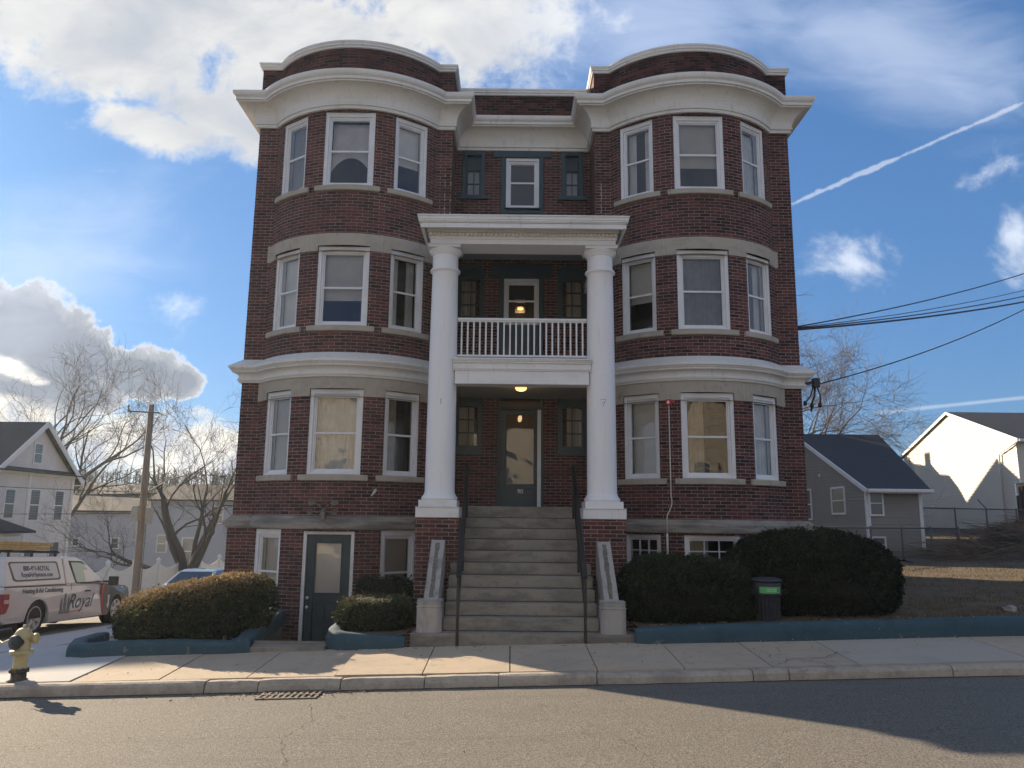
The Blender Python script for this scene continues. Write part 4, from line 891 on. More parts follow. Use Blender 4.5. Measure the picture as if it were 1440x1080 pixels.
# sunken area in front of the basement door
mb = MB(); zb = -.6
mb.face([(HX0 - .05, HY0 - .1, zb), (HX1 + .05, HY0 - .1, zb), (HX1 + .05, HY1, zb), (HX0 - .05, HY1, zb)])
for x in (HX0 - .01, HX1 + .01): mb.face([(x, HY0, zb), (x, HY1, zb), (x, HY1, .1), (x, HY0, .1)])
mb.face([(HX0, HY0 - .02, zb), (HX1, HY0 - .02, zb), (HX1, HY0 - .02, .05), (HX0, HY0 - .02, .05)])
tag(mb.build('sunken_path', M_step, org=(0, 0, 0)), kind='structure')
mb = MB(); sl_ = lambda x: walk_z(x, 11.0)
for a, b, h in ((-3.62, -2.52, .035),): 
    mb.add([(a, 10.93, sl_(a) - .1), (b, 10.93, sl_(b) - .1), (b, 11.22, sl_(b) - .1), (a, 11.22, sl_(a) - .1), (a, 10.93, sl_(a) + h + .03), (b, 10.93, sl_(b) + h + .01), (b, 11.22, sl_(b) + h + .02), (a, 11.22, sl_(a) + h + .04)], [(0, 3, 2, 1), (4, 5, 6, 7), (0, 1, 5, 4), (1, 2, 6, 5), (2, 3, 7, 6), (3, 0, 4, 7)])
tag(mb.build('stone_kerb', M_step, org=(0, 0, 0), bevel=.01, seg=2), kind='structure')

# pavement slabs; joints 12 mm wide
rr = random.Random(8); mb = MB(); jx = [-5.17] + [-4.13 + 1.035 * i for i in range(12) if i != 9] + [8.45 + 1.5 * i for i in range(30)]
def slab(mb, a, b, y0, y1, ny=5, dz=0, skew=0, mi=0, g=.007):
    a += g; b -= g; nx = max(2, int((b - a) / .35)); tilt = rr.uniform(-.004, .004); vs = []; fs = []
    for j in range(ny + 1):
        for i in range(nx + 1):
            y = y0 + (y1 - y0) * j / ny; x = a + (b - a) * i / nx + (skew * (j / ny - 1) if i == 0 else 0) * 1
            vs.append((x, y, walk_z(x, y) + dz + tilt * (2 * i / nx - 1)))
    for j in range(ny):
        for i in range(nx): k = j * (nx + 1) + i; fs.append((k, k + 1, k + nx + 2, k + nx + 1))
    top = len(vs); m = nx + 1
    rim = [i for i in range(m)] + [m * (j + 1) - 1 for j in range(1, ny + 1)] + [ny * m + i for i in range(nx - 1, -1, -1)] + [m * j for j in range(ny - 1, 0, -1)]
    vs += [(vs[k][0], vs[k][1], vs[k][2] - .06) for k in rim]; n = len(rim)
    for k in range(n): fs.append((rim[k], top + k, top + (k + 1) % n, rim[(k + 1) % n]))
    mb.add(vs, fs, mi)
for i, (a, b) in enumerate(zip(jx, jx[1:])): slab(mb, a, b, YK + .19, 11.03, dz=rr.uniform(-.004, .004), mi=1 if i == 9 else 0)
tag(mb.build('sidewalk', [M_side, mat_layers('greyer slab', (.44, .385, .31), [(2, .45, .7, .5, (.35, .31, .26), (1, 1, 1))], .92, .004, 120, speck=(110, .4, (.34, .30, .25), (.55, .5, .43)))], org=(0, 0, 0)), kind='structure')
mb = MB(); nx = 46; 
grid('sidewalk_bed', lin(-9.6, -5.2, 8) + lin(-4, 60, 60), [YK + .1, 9.9, 10.5, 11.1], lambda x, y: walk_z(x, y) - .03, M_joint, skip=lambda x, y: x < -7 and y < 11.7)
# newer concrete on the corner
mb = MB()
def corner_in(x, y): return not (x < -7.3 and y < YK + 2.4 and (x + 7.3) ** 2 + (y - YK - 2.4) ** 2 > 2.22 ** 2)
cx_ = [-9.5, -8.9, -8.3, -7.7, -7.1, -6.5, -5.9, -5.18]
for a, b in ((-9.52, -8.35), (-8.35, -6.8), (-6.8, -5.18)):
    for y0, y1 in ((YK + .19, 10.35), (10.35, 11.6), (11.6, 12.9)) if b > -7 else ((10.9, 12.2), (12.2, 13.5)):
        slab(mb, max(a, -8.6) if y0 < 11 and b < -7 else a, b, y0, y1, dz=.006, g=.005)
for k in range(20):
    slab(mb, -9.52, -8.0, 13.5 + 1.5 * k, 15.0 + 1.5 * k, dz=.004)
for y0, y1 in ((12.9, 14.2),): slab(mb, -8.35, -6.8, y0, y1, dz=.0)
tag(mb.build('sidewalk', M_side2, org=(0, 0, 0)), kind='structure')
grid('sidewalk_bed', lin(-9.55, -5.1, 12), lin(YK + .2, 44, 50), lambda x, y: walk_z(x, y) - .028, M_side2, skip=lambda x, y: (not corner_in(x, y)) or (x > -8.1 and y > 13.4) or (y > 12.8 and x > -6.9))
# cracks in the slabs: thin dark fissures
mb = MB()
def crack(pts, w=.012):
    q = []
    for (x, y), (x2, y2) in zip(pts, pts[1:]):
        for i in range(6): t = i / 6; q.append((x + (x2 - x) * t + rr.uniform(-.012, .012), y + (y2 - y) * t + rr.uniform(-.02, .02)))
    q.append(pts[-1])
    for p, r_ in zip(q, q[1:]):
        ww = w * rr.uniform(.3, 1.1); d = Vector((r_[0] - p[0], r_[1] - p[1], 0)); 
        if d.length < 1e-6: continue
        n = Vector((-d.y, d.x, 0)).normalized() * ww / 2
        mb.face([(p[0] + n.x, p[1] + n.y, walk_z(*p) + .010), (p[0] - n.x, p[1] - n.y, walk_z(*p) + .010), (r_[0] - n.x, r_[1] - n.y, walk_z(*r_) + .010), (r_[0] + n.x, r_[1] + n.y, walk_z(*r_) + .010)])
crack([(3.2, 9.55), (3.45, 9.85), (3.9, 9.88), (4.15, 10.15), (4.3, 10.1)]); crack([(3.55, 9.86), (3.72, 9.62), (3.80, 9.4)]); crack([(3.2, 9.9), (3.28, 10.1), (3.22, 10.3)]); crack([(3.45, 10.2), (3.5, 10.5), (3.75, 10.48)], .007)
crack([(3.75, 9.66), (4.0, 9.66), (4.2, 9.62)], .008); crack([(.1, 9.6), (.35, 9.8), (.75, 9.85), (1.03, 10.0)], .005); crack([(.5, 9.55), (.75, 9.82)], .004); crack([(2.1, 9.9), (2.3, 10.1)], .005)
mb.build('crack', M_joint, org=(0, 0, 0)); tag(bpy.data.objects['crack'], kind='structure')
mb = MB()
def rcrack(pts, w, dz=.004):
    q = []
    for (x, y), (x2, y2) in zip(pts, pts[1:]):
        n = max(2, int(math.hypot(x2 - x, y2 - y) / .07))
        for i in range(n): t = i / n; q.append((x + (x2 - x) * t + rr.gauss(0, .012), y + (y2 - y) * t + rr.gauss(0, .014)))
    for p, r_ in zip(q, q[1:]):
        ww = w * .7 * rr.uniform(.3, 1.2); d = Vector((r_[0] - p[0], r_[1] - p[1], 0))
        if d.length < 1e-6: continue
        n = Vector((-d.y, d.x, 0)).normalized() * ww / 2
        mb.face([(p[0] + n.x, p[1] + n.y, road_z(*p) + dz), (p[0] - n.x, p[1] - n.y, road_z(*p) + dz), (r_[0] - n.x, r_[1] - n.y, road_z(*r_) + dz), (r_[0] + n.x, r_[1] + n.y, road_z(*r_) + dz)])
rcrack([(3.9, 9.1), (4.6, 8.9), (5.2, 8.5), (6.6, 8.2), (8, 8.3)], .010); rcrack([(1.7, 9.05), (2.1, 9.0), (2.3, 9.1)], .01); rcrack([(-2.1, 8.6), (-1.9, 7.9), (-2.0, 7.2), (-1.7, 6.3)], .008); rcrack([(-6, 7.3), (-4.2, 7.15), (-2.6, 7.3), (-.5, 7.05), (1.5, 7.2), (3.4, 7.0), (6, 7.15)], .006); rcrack([(-4.2, 7.15), (-4.3, 6.2), (-4.1, 5.3)], .006); rcrack([(.9, 7.15), (1.1, 6.4), (1.0, 5.2)], .006); rcrack([(2.6, 8.95), (3.0, 8.9)], .01)
tag(mb.build('road_crack', M_joint, org=(0, 0, 0)), kind='structure')

# granite kerb in lengths
kp = Path([(x, y) for x, y in reversed(KPTS)])   # travelling to +X: outward is -Y / -X
mb = MB(); cuts = []; s = 0; rr = random.Random(12)
def kz(p): return walk_z(p.x, p.y + .09) if p.x > -9 else walk_z(p.x + .1, p.y)
S_x = lambda x: kp.L[-1] - (70 - x)
edges = [S_x(v) for v in (-40, -20, -6.9, -3.52, -2.9, -1.95, -.98, -.12, 1.02, 2.83, 3.25, 5.15, 7.4, 9.8, 12.2, 14.6, 17, 20, 25, 32, 40, 55, 69)]
edges = [e for e in edges if e > kp.L[1]]; pre = [kp.L[0] + 2.2 * i for i in range(int(kp.L[1] / 2.2))] + [kp.L[1] + .4 * i * 3 for i in range(3)]
edges = sorted(pre + [e for e in edges if e > kp.L[1] + 3.8])
for a, b in zip(edges, edges[1:]):
    if b - a < .2: continue
    n = max(2, int((b - a) / .12)); rows = []; dip = rr.uniform(-.012, .004); out = rr.uniform(-.012, .012)
    wear = 1 if S_x(-3.6) < a < S_x(-.9) else 0
    for i in range(n + 1):
        sx = a + .006 + (b - a - .012) * i / n; pt = kp.at(sx); z = kz(pt) + dip; e = 1.0 if 0 < i < n else .4
        w = (.012 + .02 * wear) * noise.noise(Vector((sx * 3.1, 3, 0))); w2 = (.01 + .018 * wear) * noise.noise(Vector((sx * 4.3, 9, 0)))
        prof = [(-.16, -.2), (-.16, .0), (-.05 + w, .003 + w2 * .3), (-.015 + w, -.012 - wear * .012 + w2), (.004 + out + w, -.04 - wear * .02), (.012 + out + w, -.10), (.016 + out, -.25)]
        if e < 1: prof = [(p[0] - (.012 if k in (3, 4, 5) else 0), p[1] - (.006 if 1 <= k <= 3 else 0)) for k, p in enumerate(prof)]
        rows.append([(*kp.at(sx, d), z + h) for d, h in prof])
    m = 7; vs = [p for r_ in rows for p in r_]; fs = [(i * m + k, (i + 1) * m + k, (i + 1) * m + k + 1, i * m + k + 1) for i in range(n) for k in range(m - 1)] + [tuple(reversed(range(m))), tuple(n * m + k for k in range(m))]
    mb.add(vs, fs, 0, False)
tag(mb.build('kerb', M_kerb, org=(0, 0, 0)), kind='structure')
# grit and darker joint where road meets kerb
mb = MB()
for i in range(400):
    s = kp.L[-1] - 80 + i * .06 + 0; p = kp.at(s, .012); q = kp.at(s + .06, .012); w = .03 + .025 * noise.noise(Vector((s * 2, 0, 0))); p2 = kp.at(s, .012 + w); q2 = kp.at(s + .06, .012 + w + .003)
    mb.face([(p.x, p.y, road_z(*p) + .006), (q.x, q.y, road_z(*q) + .006), (q2.x, q2.y, road_z(*q2) + .004), (p2.x, p2.y, road_z(*p2) + .004)])
tag(mb.build('gutter_grit', M_soil, org=(0, 0, 0)), kind='structure')

# storm drain
SD = thing('storm_drain', 'rusty iron storm drain grate set in the asphalt against the kerb', 'drain', (-2.43, 9.1, road_z(-2.43, 9.1)))
mb = MB(); x0, x1, y0, y1 = -2.76, -2.12, 8.93, 9.30; zz = road_z(-2.4, 9.1) + .006
for i in range(10): x = x0 + (x1 - x0) * i / 9; mb.bar((x - .02, y0, zz + .031 * (x + 2.4)), (x - .02, y1, zz + .031 * (x + 2.4)), .03, .02)
for y in (y0, (y0 + y1) / 2, y1): mb.bar((x0 - .03, y, zz - .01), (x1, y, zz + .01), .03, .021)
mb.build('grate', mat('rusty cast iron', (.19, .16, .125), .8, var=.5, vscale=30, bump=.003), SD)
mb = MB(); mb.face([(x0 - .02, y0, zz - .008), (x1, y0, zz + .004), (x1, y1, zz + .004), (x0 - .02, y1, zz - .008)]); mb.build('pit', M_soil, SD)

# blue painted low garden kerbs
def low_wall(name, pts, h, w, label, mats=M_blue, zf=None, taper_end=None):
    """rounded low wall along plan points; height above the pavement may vary along it"""
    P = []
    for (a, b) in zip(pts, pts[1:]):
        n = max(1, int(math.hypot(b[0] - a[0], b[1] - a[1]) / .15))
        for i in range(n): P.append((a[0] + (b[0] - a[0]) * i / n, a[1] + (b[1] - a[1]) * i / n, (a[2] + (b[2] - a[2]) * i / n)))
    P.append(pts[-1]); path = Path([p[:2] for p in P]); rows = []; N_ = len(P)
    for i, p in enumerate(P):
        s = path.L[i]; zb = walk_z(p[0], p[1]) if zf is None else zf(p[0], p[1]); hh = p[2] * (1 + .04 * noise.noise(Vector((s * 1.5, 2, 0)))); e = 1.0
        if i == 0: e = .55
        if i == N_ - 1: e = .55
        wv = w / 2 * e; wob = .008 * noise.noise(Vector((s * 2.5, 5, 0)))
        prof = [(wv + .012 + wob, -.12), (wv + .01 + wob, hh * .5), (wv - .004 + wob, hh * .82), (wv - .03, hh * (.97 if e == 1 else .9)), (0, hh * (1 if e == 1 else .93)), (-wv + .03, hh * (.97 if e == 1 else .9)), (-wv, hh * .8), (-wv, -.12)]
        rows.append([(*path.at(s, d), zb + z) for d, z in prof])
    m = 8; mb = MB(); vs = [p for r_ in rows for p in r_]
    mb.add(vs, [(i * m + k, (i + 1) * m + k, (i + 1) * m + k + 1, i * m + k + 1) for i in range(N_ - 1) for k in range(m - 1)] + [tuple(reversed(range(m))), tuple((N_ - 1) * m + k for k in range(m))], 0, True)
    o = mb.build(name, mats); md = o.modifiers.new('edge', 'EDGE_SPLIT'); md.split_angle = R(60); return tag(o, label, 'garden kerb', 'blue painted garden kerbs')
low_wall('garden_kerb', [(-6.35, 12.6, .15), (-6.25, 11.7, .17), (-6.02, 11.18, .165), (-5.75, 11.03, .175), (-5.4, 11.0, .185), (-4.5, 11.0, .175), (-3.85, 11.0, .15), (-3.66, 11.03, .19), (-3.70, 11.4, .20), (-3.88, 12.4, .16), (-4.02, 14.0, .10)], .2, .22, 'long blue painted kerb curving round the biggest brown topped hedge near the hydrant')
low_wall('garden_kerb', [(-2.52, 12.3, .2), (-2.50, 11.5, .22), (-2.44, 11.16, .235), (-2.30, 11.06, .22), (-1.9, 11.05, .18), (-1.44, 11.05, .16)], .2, .20, 'short blue painted kerb with a rounded end between the basement door and the stair')
low_wall('garden_kerb', [(1.73, 11.03, .20), (3, 11.03, .225), (5, 11.03, .235), (7, 11.03, .24), (9, 11.03, .24), (14, 11.03, .24), (30, 11.03, .24)], .2, .22, 'long straight blue painted kerb in front of the trash bin and dark round bushes')

# ------------------------------------------------------------------ clipped bushes
def shape_noise(p, f, a): return a * noise.fractal(p * f, .8, 2.1, 4)
def bush(name, label, c, rx_, ry, z0, ztop, n, leafmat, seed=1, browntop=.0, base=.0, slope=0, flat=.72, leaf=.036, group='clipped evergreen bushes', tuck=.72):
    """a clipped shrub: superellipsoid mass of many small leaf sprays, dense shell over an opaque dark core"""
    rng = random.Random(seed); off = Vector((seed * 13.7, seed * 5.1, 0)); root = thing(name, label, 'bush', (c[0], c[1], z0), group)
    def surf(th, ph):
        ct = math.cos(ph); st = math.sin(ph); e = flat
        cx, sx = math.cos(th), math.sin(th)
        q = Vector((abs(cx) ** .85 * (1 if cx > 0 else -1) * abs(ct) ** e, abs(sx) ** .85 * (1 if sx > 0 else -1) * abs(ct) ** e, abs(st) ** .8 * (1 if st > 0 else -1)))
        zc = z0 + (ztop - z0) * .42; hz = (ztop - z0) * (.58 if q.z > 0 else .44)
        k = 1 + shape_noise(Vector((cx, sx, st)) * 1.2 + off, 1.3, .09) + shape_noise(Vector((cx, sx, st)) + off, 5, .045)
        und = 1 - (1 - tuck) * max(0, -q.z) ** 1.3
        p = Vector((c[0] + q.x * rx_ * k * und, c[1] + q.y * ry * k * und, zc + q.z * hz * k)); p.z += slope * (p.x - c[0]) * (q.z * .5 + .5)
        return p, q.normalized()
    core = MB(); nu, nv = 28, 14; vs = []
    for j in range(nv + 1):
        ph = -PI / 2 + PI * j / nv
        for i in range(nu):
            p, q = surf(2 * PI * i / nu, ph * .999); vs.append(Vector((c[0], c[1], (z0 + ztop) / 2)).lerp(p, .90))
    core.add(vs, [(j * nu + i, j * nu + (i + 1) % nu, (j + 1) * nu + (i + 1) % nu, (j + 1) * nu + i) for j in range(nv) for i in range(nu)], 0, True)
    mb = MB(); tints = []
    for k in range(n):
        th = rng.random() * 2 * PI; s = rng.uniform(-.75, 1); ph = math.asin(s)
        p, q = surf(th, ph); cl = noise.noise(p * 6 + off); depth = max(0, rng.gauss(.0, .028)) + (.02 if cl < -.1 else 0)
        if rng.random() < .02: depth -= rng.uniform(.01, .05)
        p = p - q * depth
        d = (q + Vector((rng.gauss(0, .6), rng.gauss(0, .6), rng.gauss(.15, .6)))).normalized(); a = d.cross(Vector((rng.gauss(0, 1), rng.gauss(0, 1), rng.gauss(0, 1)))).normalized(); L = leaf * rng.uniform(.6, 1.5); w = L * rng.uniform(.24, .46)
        tip = p + d * L
        mb.face([p - a * w * .4, p + d * L * .5 - a * w, tip, p + d * L * .5 + a * w])
        patch = noise.noise(p * 1.7 + off) * .5 + noise.noise(p * 5 + off) * .35
        br = browntop * max(0, q.z * 1.3 - .35) + base + patch * .5 + rng.gauss(0, .20)
        tints.append(min(1, max(0, br)))
    tw = MB()
    for k in range(70):
        th = rng.random() * 2 * PI; p, q = surf(th, rng.uniform(-.6, 1.3)); b0 = p - q * .06; e_ = p + q * rng.uniform(.02, .09) + Vector((rng.uniform(-.04, .04), rng.uniform(-.02, .02), rng.uniform(0, .05))); tw.tube([b0, e_], [.003, .0015], 3)
        for j in range(10):
            b = b0.lerp(e_, rng.uniform(.5, 1.05)); d = Vector((rng.gauss(0, 1), rng.gauss(0, 1), rng.gauss(.3, 1))).normalized() * leaf * .8; a = d.orthogonal() * .35; mb.face([b - a * .4, b + d * .5 - a, b + d, b + d * .5 + a]); tints.append(rng.uniform(.3, .7))
    fo = mb.build('foliage', leafmat, root); at = fo.data.attributes.new('tint', 'FLOAT', 'FACE'); at.data.foreach_set('value', tints)
    core.build('dark_core', mat('shrub inside', (.018, .016, .011), .95, var=.5, vscale=30), root)  # opaque dark body that stops the view through the leaves
    for k in range(5):
        a = rng.random() * 2 * PI; tw.tube([(c[0] + .08 * math.cos(a), c[1] + .08 * math.sin(a), z0 - .08), (c[0] + .25 * math.cos(a), c[1] + .25 * math.sin(a), z0 + .3)], [.03, .02], 6)
    tw.build('twigs', mat('twig bark', (.10, .075, .05), .9), root); return root
L_green = mat_leaf('yew leaves', [(0, (.008, .015, .008)), (.3, (.018, .030, .013)), (.62, (.036, .05, .02)), (.85, (.062, .056, .026)), (1, (.10, .07, .035))])
L_brown = mat_leaf('winter browned leaves', [(0, (.018, .032, .016)), (.3, (.038, .056, .024)), (.5, (.075, .08, .035)), (.7, (.165, .12, .06)), (1, (.33, .23, .12))], trans=.25)
bush('clipped_bush', 'biggest dark dome shaped bush, between the trash bin and the lawn', (4.84, 12.65, .3), 1.31, 1.0, .04, 1.60, 46000, L_green, 1, .25, .12, -.05)
bush('clipped_bush', 'dark rounded evergreen bush between the stair and the trash bin', (2.72, 12.1, .24), 1.06, .76, .02, 1.20, 34000, L_green, 2, .35, .16, -.10)
bush('clipped_bush', 'long sloping hedge with sunlit browned top beside the corner sidewalk', (-4.68, 11.93, .0), 1.08, .86, -.22, .80, 44000, L_brown, 3, 1.0, .16, .24, leaf=.030)
bush('clipped_bush', 'small low bush browned by winter, tucked behind the long sloping hedge', (-5.72, 13.0, -.1), .68, .5, -.3, .60, 12000, L_brown, 4, 1.0, .2, .20, leaf=.026)
bush('clipped_bush', 'squat bush with flat top over the short blue kerb beside the stair', (-1.98, 11.85, .05), .56, .58, .08, .60, 18000, L_brown, 5, .35, .18, .03, flat=.4, leaf=.024)
bush('clipped_bush', 'small green bush under the basement window behind the squat flat topped bush', (-2.05, 12.95, .1), .5, .38, .1, .80, 9000, L_green, 6, .15, .2, 0, flat=.4, leaf=.026)

# trash bin
BN = thing('trash_bin', 'dark plastic trash bin with a bright green recycling sticker between two round bushes', 'trash bin', (3.76, 11.62, .25)); bm_ = mat('dark bin plastic', (.03, .032, .042), .55, var=.3, vscale=8)
mb = MB(); cx, cy, zb = 3.77, 11.62, .26
mb.lathe([(0, 0), (.155, 0), (.16, .02), (.175, .42), (.178, .425), (.20, .43), (.205, .47), (.2, .62), (.19, .63), (.19, .55), (.15, .05), (0, .04)], 28, (cx, cy, zb))
for i in range(9):
    a = PI + PI * (i + .5) / 9; mb.bar((cx + .163 * math.cos(a), cy + .163 * math.sin(a), zb + .03), (cx + .176 * math.cos(a), cy + .176 * math.sin(a), zb + .40), .012, .012)
mb.build('bin_body', bm_, BN)
mb = MB(); mb.lathe([(0, .63), (.21, .63), (.222, .635), (.222, .655), (.20, .675), (.1, .69), (0, .692)], 28, (cx, cy, zb)); mb.build('lid', bm_, BN)
mb = MB(); mb.tube([(cx + .2, cy, zb + .5), (cx + .28, cy - .02, zb + .51), (cx + .28, cy - .06, zb + .47), (cx + .2, cy - .03, zb + .45)], .012, 6); mb.build('handle', bm_, BN)
mb = MB(); n = 14; a0, a1 = R(222), R(312); rr_ = .2085
vs = [(cx + rr_ * math.cos(a0 + (a1 - a0) * i / n), cy + rr_ * math.sin(a0 + (a1 - a0) * i / n), zb + z) for z in (.475, .565) for i in range(n + 1)]
mb.add(vs, [(i, i + 1, n + 2 + i, n + 1 + i) for i in range(n)], 0, True); stk = mb.build('sticker', mat('green sticker', (.09, .40, .10), .45), BN)
def on_bin(p): a = R(267) + p.x / .21; return Vector((cx + (.2095 + p.z) * math.cos(a), cy + (.2095 + p.z) * math.sin(a), zb + .52 + p.y))
text_mesh('SINGLE STREAM', .022, lambda p: on_bin(p + Vector((.02, .015, 0))), 'sticker_lettering', mat('white print', (.7, .75, .68), .5), BN, .0006)
text_mesh('RECYCLING', .026, lambda p: on_bin(p + Vector((.02, -.014, 0))), 'sticker_lettering', mat('white print', (.7, .75, .68), .5), BN, .0006)
mb = MB()
for k in range(3):
    a = R(90 + 120 * k)
    for j in range(6):
        t0, t1 = a + R(14 * j), a + R(14 * (j + 1)); mb.face([on_bin(Vector((.118 + r_ * math.cos(t), r_ * math.sin(t), .0006))) for t, r_ in ((t0, .017), (t1, .017), (t1, .026), (t0, .026))])
mb.build('recycling_mark', M_black, BN)

# ------------------------------------------------------------------ hydrant
HX, HY = -5.86, 9.66; HZ = walk_z(HX, HY); yel = mat_layers('faded yellow hydrant paint', (.46, .40, .22), [(12, .5, .7, .6, (.36, .27, .12), (1, 1, 1)), (40, .55, .7, .5, (.22, .15, .08), (1, 1, 1))], .6, .002, 60); hbl = mat_layers('chipped dark hydrant base', (.06, .06, .055), [(14, .5, .66, .6, (.20, .12, .06), (1, 1, 1))], .8, .003, 60)
HD = thing('fire_hydrant', 'faded yellow fire hydrant with a black cap and dark base at the street corner', 'hydrant', (HX, HY, HZ))
def hp(x, y, z): return (HX + x + z * .04, HY + y, HZ + z)
mb = MB(); mb.lathe([(0, -.05), (.13, -.05), (.13, .0), (.085, .02), (.082, .13), (0, .13)], 20, hp(0, 0, 0)); mb.lathe([(0, .10), (.11, .10), (.11, .135), (0, .135)], 8, hp(0, 0, 0)); mb.build('base', hbl, HD)
for i in range(8):
    a = 2 * PI * i / 8 + .2; mb = MB() if i == 0 else mb; mb.lathe([(0, 0), (.012, 0), (.012, .05), (0, .05)], 6, hp(.098 * math.cos(a), .098 * math.sin(a), .095))
mb.build('flange_bolts', hbl, HD)
mb = MB(); mb.lathe([(0, .135), (.085, .135), (.078, .16), (.078, .29), (.085, .30), (.125, .305), (.128, .345), (.10, .352), (.088, .36), (.095, .42), (.098, .50), (.092, .545), (.075, .575), (.06, .59), (.045, .60), (.02, .605), (0, .605)], 24, hp(.005, 0, 0)); mb.build('barrel', yel, HD)
mb = MB(); mb.lathe([(0, .6), (.022, .6), (.018, .64), (0, .64)], 5, hp(.01, 0, 0)); mb.build('operating_nut', yel, HD)
mb = MB(); d = Vector((-.35, -.94, 0)); mb.lathe([(0, .0), (.062, .0), (.062, .10), (.082, .10), (.085, .125), (.082, .15), (.07, .158), (.022, .16), (.02, .18), (0, .18)], 20, hp(.012, 0, .45), axis=d); mb.build('pumper_cap', mat('black cap paint', (.025, .03, .035), .5), HD)
for sx in (-1, 1):
    mb = MB(); mb.lathe([(0, 0), (.045, 0), (.045, .09), (.06, .09), (.062, .13), (.05, .14), (.018, .14), (.016, .165), (0, .165)], 16, hp(.014, 0, .48), axis=(sx, .25, 0)); mb.build('hose_cap', yel, HD)
mb = MB(); mb.tube([hp(-.03, -.12, .50), hp(-.14, -.10, .47), hp(-.24, -.02, .43), hp(-.34, .05, .45)], .009, 6); mb.build('chain', yel, HD)

# ------------------------------------------------------------------ vehicles
def wheel(parent, x, y, r, w, side, xf, rimmat, spokes=6, org=None):
    """wheel at local x, lateral y; side -1/+1 outward"""
    c = xf(Vector((x, y, r))); ax = (xf(Vector((x, y + side, r))) - c).normalized()
    mb = MB(); mb.lathe([(r * .66, -.0), (r * .72, -w * .02), (r * .93, .0), (r, -w * .12), (r, -w * .88), (r * .93, -w), (r * .6, -w), (r * .6, -.12)], 36, c + ax * 0, axis=ax, cap=False)
    t = mb.build('wheel', mat('tyre rubber', (.022, .022, .023), .85), parent)
    a = ax.orthogonal().normalized(); b = ax.cross(a); m = MB()
    m.lathe([(r * .67, -.005), (r * .67, .006), (r * .62, .008), (r * .60, -.03), (r * .60, -.12), (0, -.12)], 32, c, axis=ax, cap=False)
    for k in range(spokes):
        t0 = 2 * PI * k / spokes; d = a * math.cos(t0) + b * math.sin(t0); e = ax.cross(d)
        m.add([c + d * r * .12 - e * r * .10 - ax * .015, c + d * r * .12 + e * r * .10 - ax * .015, c + d * r * .63 + e * r * .12 + ax * .0, c + d * r * .63 - e * r * .12 + ax * .0,
               c + d * r * .12 - e * r * .10 - ax * .05, c + d * r * .12 + e * r * .10 - ax * .05, c + d * r * .63 + e * r * .12 - ax * .04, c + d * r * .63 - e * r * .12 - ax * .04], [(0, 1, 2, 3), (0, 3, 7, 4), (1, 5, 6, 2), (0, 4, 5, 1), (2, 6, 7, 3)])
    m.lathe([(0, .0), (r * .13, .0), (r * .16, -.02), (r * .16, -.06)], 16, c, axis=ax)
    m.build('rim', rimmat, t)
def side_shell(mb, poly, yf, xf, mi=0):
    """closed body from a side outline; yf(x, z) gives the half width"""
    n = len(poly); vs = [xf(Vector((x, yf(x, z), z))) for x, z in poly] + [xf(Vector((x, -yf(x, z), z))) for x, z in poly]
    mb.add(vs, [tuple(range(n)), tuple(reversed(range(n, 2 * n)))] + [(i, i + n, (i + 1) % n + n, (i + 1) % n) for i in range(n)], mi)
def arch(cx, r, z, n=10, a0=0, a1=PI): return [(cx + r * math.cos(a0 + (a1 - a0) * i / n), z + r * math.sin(a0 + (a1 - a0) * i / n)) for i in range(n + 1)]
def panel(mb, pts, yf, xf, side=-1, off=.006, mi=0):
    """a thin plate laid on the vehicle's side, given by its outline (x, z)"""
    o = [xf(Vector((x, side * (yf(x, z) + off), z))) for x, z in pts]; i = [xf(Vector((x, side * (yf(x, z) + .0), z))) for x, z in pts]; n = len(pts)
    mb.add(o + i, [tuple(range(n))] + [(k, (k + 1) % n, (k + 1) % n + n, k + n) for k in range(n)], mi)

TX, TY0 = -11.90, 17.2
def txf(p):
    x, y, z = p; Y = TY0 + x; X = TX - y; zg = road_z(-11.9, 18.4) + (road_z(-11.9, 22.15) - road_z(-11.9, 18.4)) * (x - 1.2) / 3.75
    return Vector((X, Y, zg + z))
# local: x forward (away from the camera), y to the truck's left, so y = -1 is the kerb side facing us
TR_ = thing('pickup_truck', 'white pickup truck with a lettered cap and dark front fender parked on the side street', 'pickup truck', txf(Vector((2.9, 0, 0))))
paint = mat('white truck paint', (.68, .67, .65), .28, var=.06, vscale=2, coat=.5); navy = mat('dark wrap', (.03, .045, .065), .35, coat=.4); redst = mat('red stripe', (.42, .04, .05), .4); dkpl = mat('black trim plastic', (.022, .023, .025), .55)
def bw(x, z):   # half width of the lower body
    t = .98 - .05 * max(0, (.45 - z)) / .45 - .035 * max(0, z - .85) / .35
    if x > 4.9: t -= .10 * ((x - 4.9) / .85) ** 2
    if x < .2: t -= .03 * (.2 - x) / .2
    return t
def gw(x, z): return .945 - .17 * max(0, (z - 1.13)) / .65 - (.03 if x > 4.2 else 0)
low = [(.0, .42), (.0, 1.08), (.03, 1.13), (4.32, 1.15), (4.36, 1.17), (5.3, 1.08), (5.62, 1.0), (5.72, .86), (5.74, .50), (5.66, .34), (5.45, .33)] + arch(4.97, .47, .36)[0:11] + [(4.48, .28), (1.74, .26)] + arch(1.22, .48, .36)[0:11] + [(.7, .34), (.1, .34)]
mb = MB(); side_shell(mb, low, bw, txf); body = mb.build('body', paint, TR_, bevel=.02, seg=2)
capo = [(.02, 1.131), (.06, 1.45), (.14, 1.70), (.24, 1.775), (2.36, 1.80), (2.36, 1.131)]
mb = MB(); side_shell(mb, capo, gw, txf); mb.build('bed_cap', paint, TR_, bevel=.03, seg=3)
